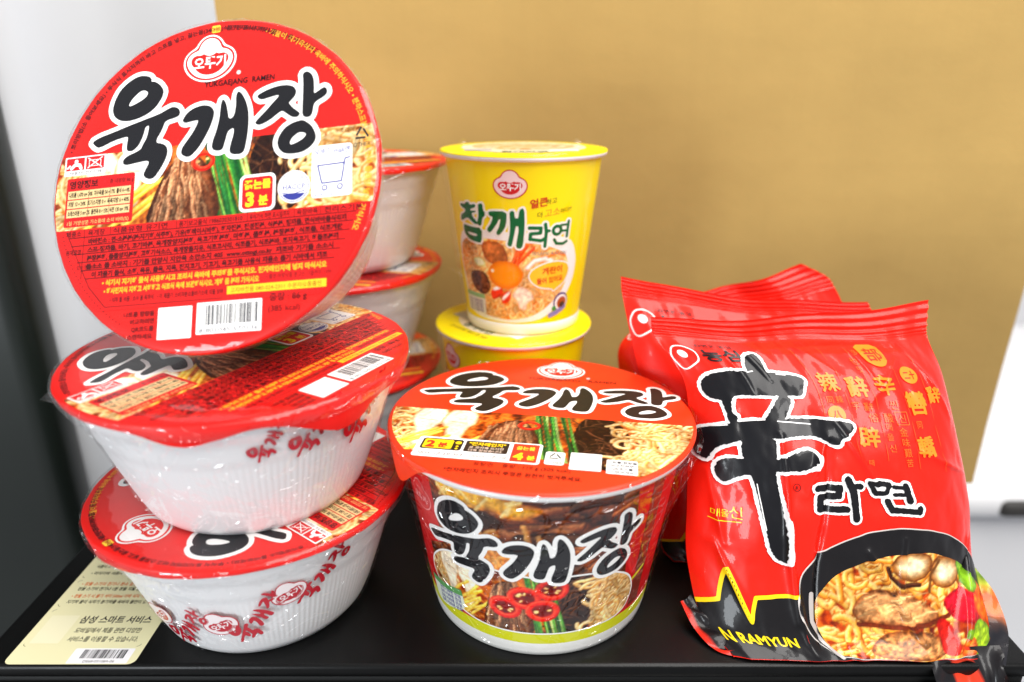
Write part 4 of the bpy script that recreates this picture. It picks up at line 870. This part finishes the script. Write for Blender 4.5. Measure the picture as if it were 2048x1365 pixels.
ROWS3=[(0,(0.0750,0.3720,0.001),(0.2250,0.3720,0.001),0.004),
 (0.08,(0.0722,0.3780,0.003),(0.2260,0.3780,0.003),0.014),
 (0.2,(0.0705,0.3860,0.0144),(0.2260,0.3860,0.0124),0.018),
 (0.4,(0.0690,0.3960,0.0393),(0.2260,0.3960,0.0393),0.02),
 (0.6,(0.0675,0.4060,0.0652),(0.2225,0.4060,0.0686),0.018),
 (0.78,(0.0671,0.4160,0.0879),(0.2122,0.4160,0.0945),0.012),
 (0.925,(0.0832,0.4240,0.1036),(0.1977,0.4240,0.1235),0.003),
 (0.96,(0.0863,0.4260,0.1105),(0.1930,0.4260,0.1293),0.0012),
 (1,(0.0925,0.4280,0.1165),(0.1774,0.4280,0.1367),0.001)]
CRE=[(-.44,.62,-.40,.12,1.2,.0022),(-.40,.30,-.36,.02,1.0,.0014),(-.2,.97,.1,.80,1.2,.0010),(.30,.95,.36,.74,1.2,.0010),(-.12,.60,-.30,.05,1.3,-.0018),(-.30,.46,-.12,.62,1.6,.0014),(.1,.30,.42,.06,1.2,.0018),(.2,.48,-.05,.66,1.3,.0014),(-.62,.86,-.57,.74,1.2,.0010),(-.46,.86,-.42,.78,1.1,.0009),(.25,.72,.62,.84,1.8,.0015),(.55,.58,.95,.5,1.6,.0016),(-.9,.5,-.8,.3,1.8,.0016),(-.85,.3,-.7,.12,1.3,.0016),(.3,.1,.34,.34,1.0,.0012),(.62,.1,.98,.32,2.,-.002),(.75,.05,.9,.3,1.4,.0022),(-.35,.88,.5,.9,1.8,.0014),(.7,.86,.9,.66,2,.0014)]
SIN=[[(-31.0,140.5),(-26.5,142.0),(-25.5,140.0),(-26.0,136.0),(-27.0,132.0),(-29.0,129.5),(-33.5,128.5),(-36.0,131.0),(-34.5,135.5)],
[(-58.0,126.5),(-55.5,129.5),(-50.5,132.0),(-42.0,133.5),(-37.5,133.0),(-27.5,132.5),(-18.0,131.5),(-12.5,130.0),(-11.5,128.0),(-13.0,126.0),(-14.5,122.5),(-16.0,121.0),(-25.5,121.0),(-43.5,121.0),(-47.0,119.5),(-51.0,117.5),(-55.5,118.0),(-58.0,120.5),(-58.5,124.0)],
[(-50.5,120.0),(-46.0,120.5),(-47.5,116.5),(-47.5,111.0),(-45.0,109.5),(-47.5,105.5),(-49.0,106.0),(-50.5,113.5),(-51.5,117.5)],
[(-25.5,121.0),(-22.5,121.0),(-20.5,119.0),(-21.5,116.5),(-24.5,111.5),(-28.5,106.5),(-32.5,106.0),(-34.5,108.5),(-31.5,113.0),(-28.0,118.5)],
[(-62.5,100.0),(-59.5,102.5),(-49.0,106.0),(-40.5,108.0),(-33.0,108.5),(-23.5,110.0),(-9.0,110.0),(2.0,109.0),(4.5,108.0),(4.5,106.0),(2.5,104.0),(-2.0,101.5),(-3.0,99.0),(-5.0,98.5),(-8.0,100.0),(-12.0,102.0),(-20.0,102.0),(-30.5,100.5),(-44.0,98.5),(-51.0,96.0),(-56.0,92.5),(-57.5,88.5),(-59.0,87.5),(-61.5,88.5),(-63.0,90.5),(-63.5,93.5),(-62.5,96.5)],
[(-55.5,84.5),(-54.5,87.0),(-52.0,89.5),(-46.5,90.0),(-43.0,90.0),(-31.5,91.0),(-27.0,92.5),(-19.5,95.5),(-16.0,95.5),(-13.0,93.5),(-12.5,91.0),(-15.0,88.5),(-20.5,86.5),(-27.5,86.5),(-32.5,86.0),(-40.0,83.5),(-44.0,83.5),(-48.5,81.5),(-51.0,79.0),(-53.5,79.5),(-55.0,82.0)],
[(-44.5,99.0),(-30.5,101.0),(-31.0,93.5),(-32.0,86.5),(-31.5,80.5),(-29.5,70.5),(-28.0,60.0),(-27.5,51.5),(-27.5,44.5),(-29.5,44.5),(-32.0,45.5),(-35.0,50.5),(-36.5,59.0),(-38.5,69.5),(-40.5,79.5),(-41.5,83.0),(-44.0,88.0),(-45.5,94.0)]]
RAM=[([(-15.0,79.5),(-5.5,80.0),(-6.0,76.5),(-14.0,75.5),(-14.5,70.5),(-3.0,70.5)],1.45),([(-1.5,83.5),(0.5,78.0),(1.0,66.0)],1.6),([(1.0,80.5),(4.0,80.5)],1.3),([(8.5,82.0),(16.5,81.5),(15.0,78.0),(10.5,77.5),(8.5,82.0)],1.15),([(23.5,81.0),(25.0,74.0)],1.4),([(18.5,80.5),(23.5,80.0)],.9),([(18.5,77.0),(23.5,77.0)],.9),([(15.0,74.0),(16.5,70.0),(28.5,69.0),(29.0,70.5)],1.35)]
BOWL=[(-25.5,26.5),(-22.5,38.0),(-14.0,48.5),(-1.5,56.0),(13.5,61.0),(29.5,61.0),(45.5,55.0),(58.0,44.0),(64.6,30),(64.6,0.3),(-10.5,0.3),(-19.0,10.0),(-23.5,19.0)]
FOOD=[(-18.0,22.5),(-14.5,31.5),(-6.0,38.5),(4.5,45.0),(18.0,48.0),(32.0,49.5),(48.5,42.0),(58.0,32),(64.6,24),(64.6,0.3),(-10.5,0.3),(-16.5,10.5)]
ZIG=[(-65.0,21.0),(-56.0,24.5),(-51.5,38.0),(-45.0,18.5),(-41.5,27.5),(-24.5,30.0)]
PRED=(234,30,14);ORA=(240,130,30)
def pouch(rows,label,seed,cre,detail,fwd=(0,-1,.25)):
    base=Vector(((rows[0][1][0]+rows[0][2][0])/2,rows[1][1][1],.0005))
    r=empty('noodle_pouch',base);tag(r,label,'noodle pouch','red noodle pouches')
    P=Pouch(rows,fwd,seed,1.0,cre);B=np.array(base)
    def surf(u,v,h):return P.pos(np.clip(u,-64.9,64.9),np.clip(v,.2,164.8),h)-B
    us=np.concatenate([np.linspace(-65,65,210 if detail else 120)]);vs=np.concatenate([np.linspace(0,150,240 if detail else 130),np.linspace(150.5,165,40)])
    U,V=np.meshgrid(us,vs);ridge=.00055*np.sin((V-151)/2.3*2*np.pi)*np.clip((V-151)/2,0,1)
    Q=P.pos(U,V,ridge)-B
    bk=Pouch([(q[0],q[1],q[2],q[3]*.55) for q in rows],fwd,seed,.4)
    Kb=bk.pos(U,V,0,-1)-B
    n=U.size;F=grid_faces(len(us),len(vs));cf=np.where((V<30)[...,None],lin((24,22,24)),lin(PRED)).reshape(-1,3)
    link('back_film',mesh('back_film',Kb.reshape(-1,3),[F[:,::-1]],cf),r,M['pouch'])
    link('front_film',mesh('front_film',Q.reshape(-1,3),[F],np.broadcast_to(lin(PRED),(n,3))),r,M['pouch'])
    D=dict(h0=.30,dh=.15)
    a=Art(True);zl=lambda X:np.interp(X,[p[0] for p in ZIG]+[65],[p[1] for p in ZIG]+[30])
    a.field(lambda X,Y:np.maximum(Y-zl(X),np.abs(X)-64.8),(-65,.3,65,42),.8,(20,18,20),0)
    a.field(lambda X,Y:np.maximum(np.abs(sd_stroke(ZIG+[(65,30)],0,X,Y))-.75,np.abs(X)-64.8),(-65,14,65,42),.5,(246,214,20),1)
    a.build('black_base_print',r,surf,M['pouch'],**D)
    a=Art(True);a.poly([[(-64,140),(-60.5,145.4),(-56,146),(-51.8,143),(-52.5,138.5),(-57,135.6),(-62.5,132.6)]],WHITE,1,.4,.45,2);a.poly([[(-64,140),(-60.5,145.4),(-56,146),(-51.8,143),(-52.5,138.5),(-57,135.6),(-62.5,132.6)]],PRED,2,.4,-.2,2);a.disc(-58,141.4,2.0,WHITE,3,.35)
    a.text('농심',-50,138.4,6.6,(30,14,16),1,bold=.045,width=17);a.text('라면은 농심',-50,145.2,2.8,(60,16,16),1,width=16.5,bold=.02);a.build('maker_mark',r,surf,M['pouch'],**D)
    if not detail:
        a=Art(True);a.text('辛',20,118,18,ORA,1,bold=.02);a.text('辭',40,100,16,ORA,1,bold=.02);a.text('部',30,140,9,ORA,1);a.build('orange_characters',r,surf,M['pouch'],**D);return r
    fns=[lambda X,Y,L=[chaikin(l,1)]:sd_poly(L,X,Y) for l in SIN];bb=(-66,40,8,146)
    a=Art(True);a.union(fns,bb,(244,242,240),2,.5,1.5,.35);a.union(fns,bb,(16,16,20),4,.5,0,.5)
    for x0,y0_,x1,y1_ in((-57,103.6,-50,105),(-44,107.4,-34,109),(-29,108.6,-14,107.4),(-36,132.4,-33,132.8),(-23,131.4,-19,131),(-39.6,80,-36.6,60)):
        a.line([(x0,y0_),(x1,y1_)],.26 if x1>-36 or y1_>100 else .2,(240,238,236),5,.25)
    a.build('large_brush_character',r,surf,M['pouch'],**D)
    fns=[lambda X,Y,P_=p_,q=q:sd_stroke(P_,q,X,Y) for p_,q in RAM];bb=(-20,62,34,89)
    a=Art(True);a.union(fns,bb,(244,242,240),2,.4,1.15,.25);a.union(fns,bb,(16,16,20),4,.4,0,.35);a.build('brush_lettering',r,surf,M['pouch'],**D)
    # orange characters on the upper right
    a=Art(True)
    for t,x,y,s in(('辣',-.5,124,9.5),('辭',12,121.5,10),('辛',25.5,122,10),('轡',38.5,113,11),('辟',11,99,9.5),('轎',37.5,94.5,9.5),('辭',50,117,8)):a.text(t,x,y,s,ORA,1,align=.5,bold=.03)
    for t,x,y,s in(('字',8.5,115,4),('辭',14,114.5,4.2),('씬',26.5,115,4.6),('酸',22,109.4,4.4),('신',28.5,109.2,4),('俗',15,109.6,4.4),('金',27.5,103.2,4.2),('味',27.5,98.6,4.2),('艱',27.5,94,4.2),('매',21,105.8,3.6),('을',20.5,101.4,3.6),('신',20.5,96.4,3.8),('同',-3,118,3.6),('辣',1.6,118,3.6),('多',22,141,3.6),('也',18.5,136,4),('맛',18.5,132,3.4),('同',36.5,106.4,3.6),('苦',27.5,89.6,3.8),('때',10,90,3)):a.text(t,x,y,s,(236,96,30),1,align=.5,bold=.005)
    for x,y0_,y1_ in((5,94,146),(17.6,92,146),(32.5,88,146),(45.5,86,142),(-7,112,144)):a.line([(x,y0_),(x+(1.5 if x>0 else 0),y1_)],.14,(232,84,30),1,.35)
    a.poly([[(24,148),(35,148),(35,138),(32,135),(29.5,134.4),(27,135),(24,138)]],ORA,1,.5,0,1);a.text('部',29.5,138,8,(212,40,22),2,align=.5,bold=.01)
    a.disc(40.5,130,4.2,ORA,1,.45);a.text('二十',40.5,128.2,4.4,(212,40,22),2,align=.5,bold=.02,width=5.6);a.disc(-1.5,112.6,4,ORA,1,.45);a.text('八',-1.5,111,4.4,(212,40,22),2,align=.5,bold=.02)
    a.field(lambda X,Y:np.abs(sd_rrect(25.8,108,31.4,113.6,.3,X,Y))-.18,(25,107,32.2,114.4),.3,(236,96,30),1)
    a.build('orange_characters',r,surf,M['pouch'],**D)
    a=Art(True);a.text('매울',-57.2,63.4,4.0,(246,206,30),1,bold=.0);a.text('신',-50.4,63.6,6.4,(246,206,30),1);a.line([(-57.6,61.6),(-52,61),(-45.6,61.9)],.22,(246,206,30),1,.3)
    a.build('reading_note',r,surf,M['pouch'],**D);a=Art(True)
    a.field(lambda X,Y:np.abs(np.hypot(X+23.4,Y-79.5)-1.6)-.17,(-26,77,-21,82),.25,(90,14,14),1);a.text('R',-23.4,78.6,2.2,(90,14,14),1,align=.5,bold=.02)
    a.build('registered_mark',r,surf,M['pouch'],**D);a=Art(True);a.text('N RAMYUN',-60,8.5,7.0,(236,206,20),1,bold=.03,width=31);a.build('latin_title',r,surf,M['pouch'],**D)
    c=Canvas(-30,-2,66,64,3,(70,30,16));c.mottle([(96,34,14),(190,84,26),(140,52,18),(214,110,40)],6,31)
    c.noodles((-20,0,44,48),150,1.7,[(236,176,76),(226,150,54),(244,196,104)],(150,66,18),(255,230,170),41,8,.7)
    c.blob([(-3,24),(6,32),(18,31.6),(27,28),(38,21),(26,17),(10,18),(0,19)],(192,138,92),(120,64,34),2.2,.55,4,gs=1.8)
    for k in range(70):
        x=g.uniform(-1,30);y=g.uniform(20,29) if k<40 else g.uniform(2,13);m=g.uniform(.7,1.2);c.stroke([(x,y),(x+3,y+1+g.normal(0,.4)),(x+g.uniform(5,9),y+1.4)],g.uniform(.25,.6),np.array((222,176,124))*m,np.array((170,112,70))*m)
    c.stroke([(0,18.4),(14,17.2),(30,18),(40,21)],1.1,(120,56,26),(80,36,18));c.blob([(0,.4),(9,14.5),(20,17),(34,14.5),(44,.4)],(186,130,82),(120,64,32),2.2,.6,7,gs=1.7)
    for L in([(15.5,41),(20,48.4),(27,50),(34.6,46),(32.6,38),(24.5,34)],[(32.6,37.6),(36,45.8),(43,45.6),(50,39.4),(45,32.6),(37,31.4)]):
        c.blob(L,(226,206,168),(140,84,38),4.2,.3,4,gs=2.6);c.stroke([tuple(p) for p in chaikin(L,1)],.55,(112,66,34),(150,96,52))
    c.stroke([(15,41),(16,37),(21,33),(28,33.4)],1.3,(70,40,26),(44,26,18),(120,80,60));c.stroke([(38,44),(33.6,38),(33,30)],.8,(120,80,44),(90,56,32))
    c.blob([(45.5,44),(54,38.6),(62,27),(56,26),(48.5,32)],(128,164,52),(84,120,36),2,.3,5);c.blob([(36.5,26),(45,31.4),(58,27),(58.5,17),(44.5,17)],(196,36,56),(150,22,40),2.4,.3,6);c.blob([(32.5,20.5),(41.5,19.5),(47,2),(37.5,1.5)],(206,48,36),(160,28,24),2,.25,8)
    c.blob([(48,15),(58,18),(64.8,10),(60,1),(48,3)],(160,190,50),(96,140,40),2,.35,9);c.blob([(54,28),(65,22),(65,12),(56,17)],(226,110,36),(180,70,24),2,.3,10);c.blob([(46,10),(53,12),(55,1),(46,1)],(226,120,40),(170,70,26),2,.3,10)
    for k in range(14):
        x,y=g.uniform(-14,0),g.uniform(4,26);c.blob([(x+.7*math.cos(t),y+.7*math.sin(t)) for t in np.linspace(0,5.5,8)],(240,120,50),(190,60,20),.5)
    c.finish(3,.4)
    a=Art(True);a.poly([BOWL],(214,206,200),1,.5,.5,2,clip=lambda X,Y:np.abs(X)-64.8);a.poly([BOWL],(22,20,22),3,.5,0,2,clip=lambda X,Y:np.abs(X)-64.8);a.poly([FOOD],c,4,.5,0,2,clip=lambda X,Y:np.abs(X)-64.8)
    a.line([(-19,30),(-20.6,20),(-17,10),(-11.6,2)],.9,(176,168,164),5,.5);a.build('food_picture',r,surf,M['pouch'],**D)
    return r
p1=pouch(ROWS1,'front red pouch with a big black brush character and noodle bowl picture',1,CRE,True)
p2=pouch(ROWS2,'red noodle pouch leaning directly behind the front pouch',5,CRE[5:10],False)
p3=pouch(ROWS3,'rearmost red noodle pouch, mostly hidden, closest to the cardboard',8,CRE[3:9],False)
# seals and folded corners of the front pouch
def strip(name,parent,A,Bp,cols,amp=.0012,seed=1,n=26,m=8):
    """a ribbon of film between two 3-D paths"""
    A=np.array(A,float);Bp=np.array(Bp,float);t=np.linspace(0,1,n);ta=np.linspace(0,1,len(A));tb=np.linspace(0,1,len(Bp))
    a=cr(ta,A,t);b=cr(tb,Bp,t);w=np.linspace(0,1,m);V=a[:,None]*(1-w[None,:,None])+b[:,None]*w[None,:,None]
    T_,W_=np.meshgrid(t,w,indexing='ij');V=V+(np.stack([np.sin(W_*9+T_*5)*.3,np.cos(W_*7+T_*8),np.sin(T_*21+seed+W_*4)],-1)*amp*np.sin(np.pi*W_)[...,None])
    V=V-np.array(parent.location)
    C=np.array([[lin(cols(x,y)) for y in w] for x in t]).reshape(-1,3)
    return link(name,mesh(name,V.reshape(-1,3),[grid_faces(m,n)],C),parent,M['pouch'])
def seal_cols(x,y):
    if y>.78:return (206,40,24)
    return (22,20,22)
def fin_cols(x,y):
    n=float(fbm(np.array(x*5.),np.array(y*3.),3,3))-.5
    q=x+.22*n;C_=np.array([(150,176,60),(104,136,44),(190,196,60),(214,84,36),(226,110,40),(60,40,36),(24,24,30),(24,24,30)],float)
    f=min(max(q*1.15,0),.999)*7;k=int(f);return C_[k]*(1-f+k)+C_[k+1]*(f-k) if k<7 else C_[7]
strip('bottom_seal',p1,[(.0860,.2790,.0116),(.0935,.2680,.0070),(.1030,.2580,.0035),(.1160,.2525,.0020)],[(.0800,.2765,.0095),(.0842,.2650,.0040),(.0920,.2540,.0012),(.1060,.2490,.0010)],seal_cols)
strip('folded_corner',p1,[(.2195,.2880,.0240),(.2160,.2780,.0135),(.2120,.2670,.0060),(.2050,.2540,.0022)],[(.2230,.2850,.0215),(.2283,.2770,.0140),(.2280,.2630,.0040),(.2160,.2450,.0012)],fin_cols,.0007,3,50,24)
strip('corner_seal',p1,[(.1840,.2520,.0045),(.1950,.2520,.0050),(.2050,.2520,.0056),(.2165,.2520,.0062)],[(.1870,.2385,-.0128),(.1983,.2375,-.0160),(.2097,.2375,-.0130),(.2140,.2395,-.0010)],lambda x,y:((206,52,24) if .3<x<.62 else (24,22,24)),.0012,5,30,10)
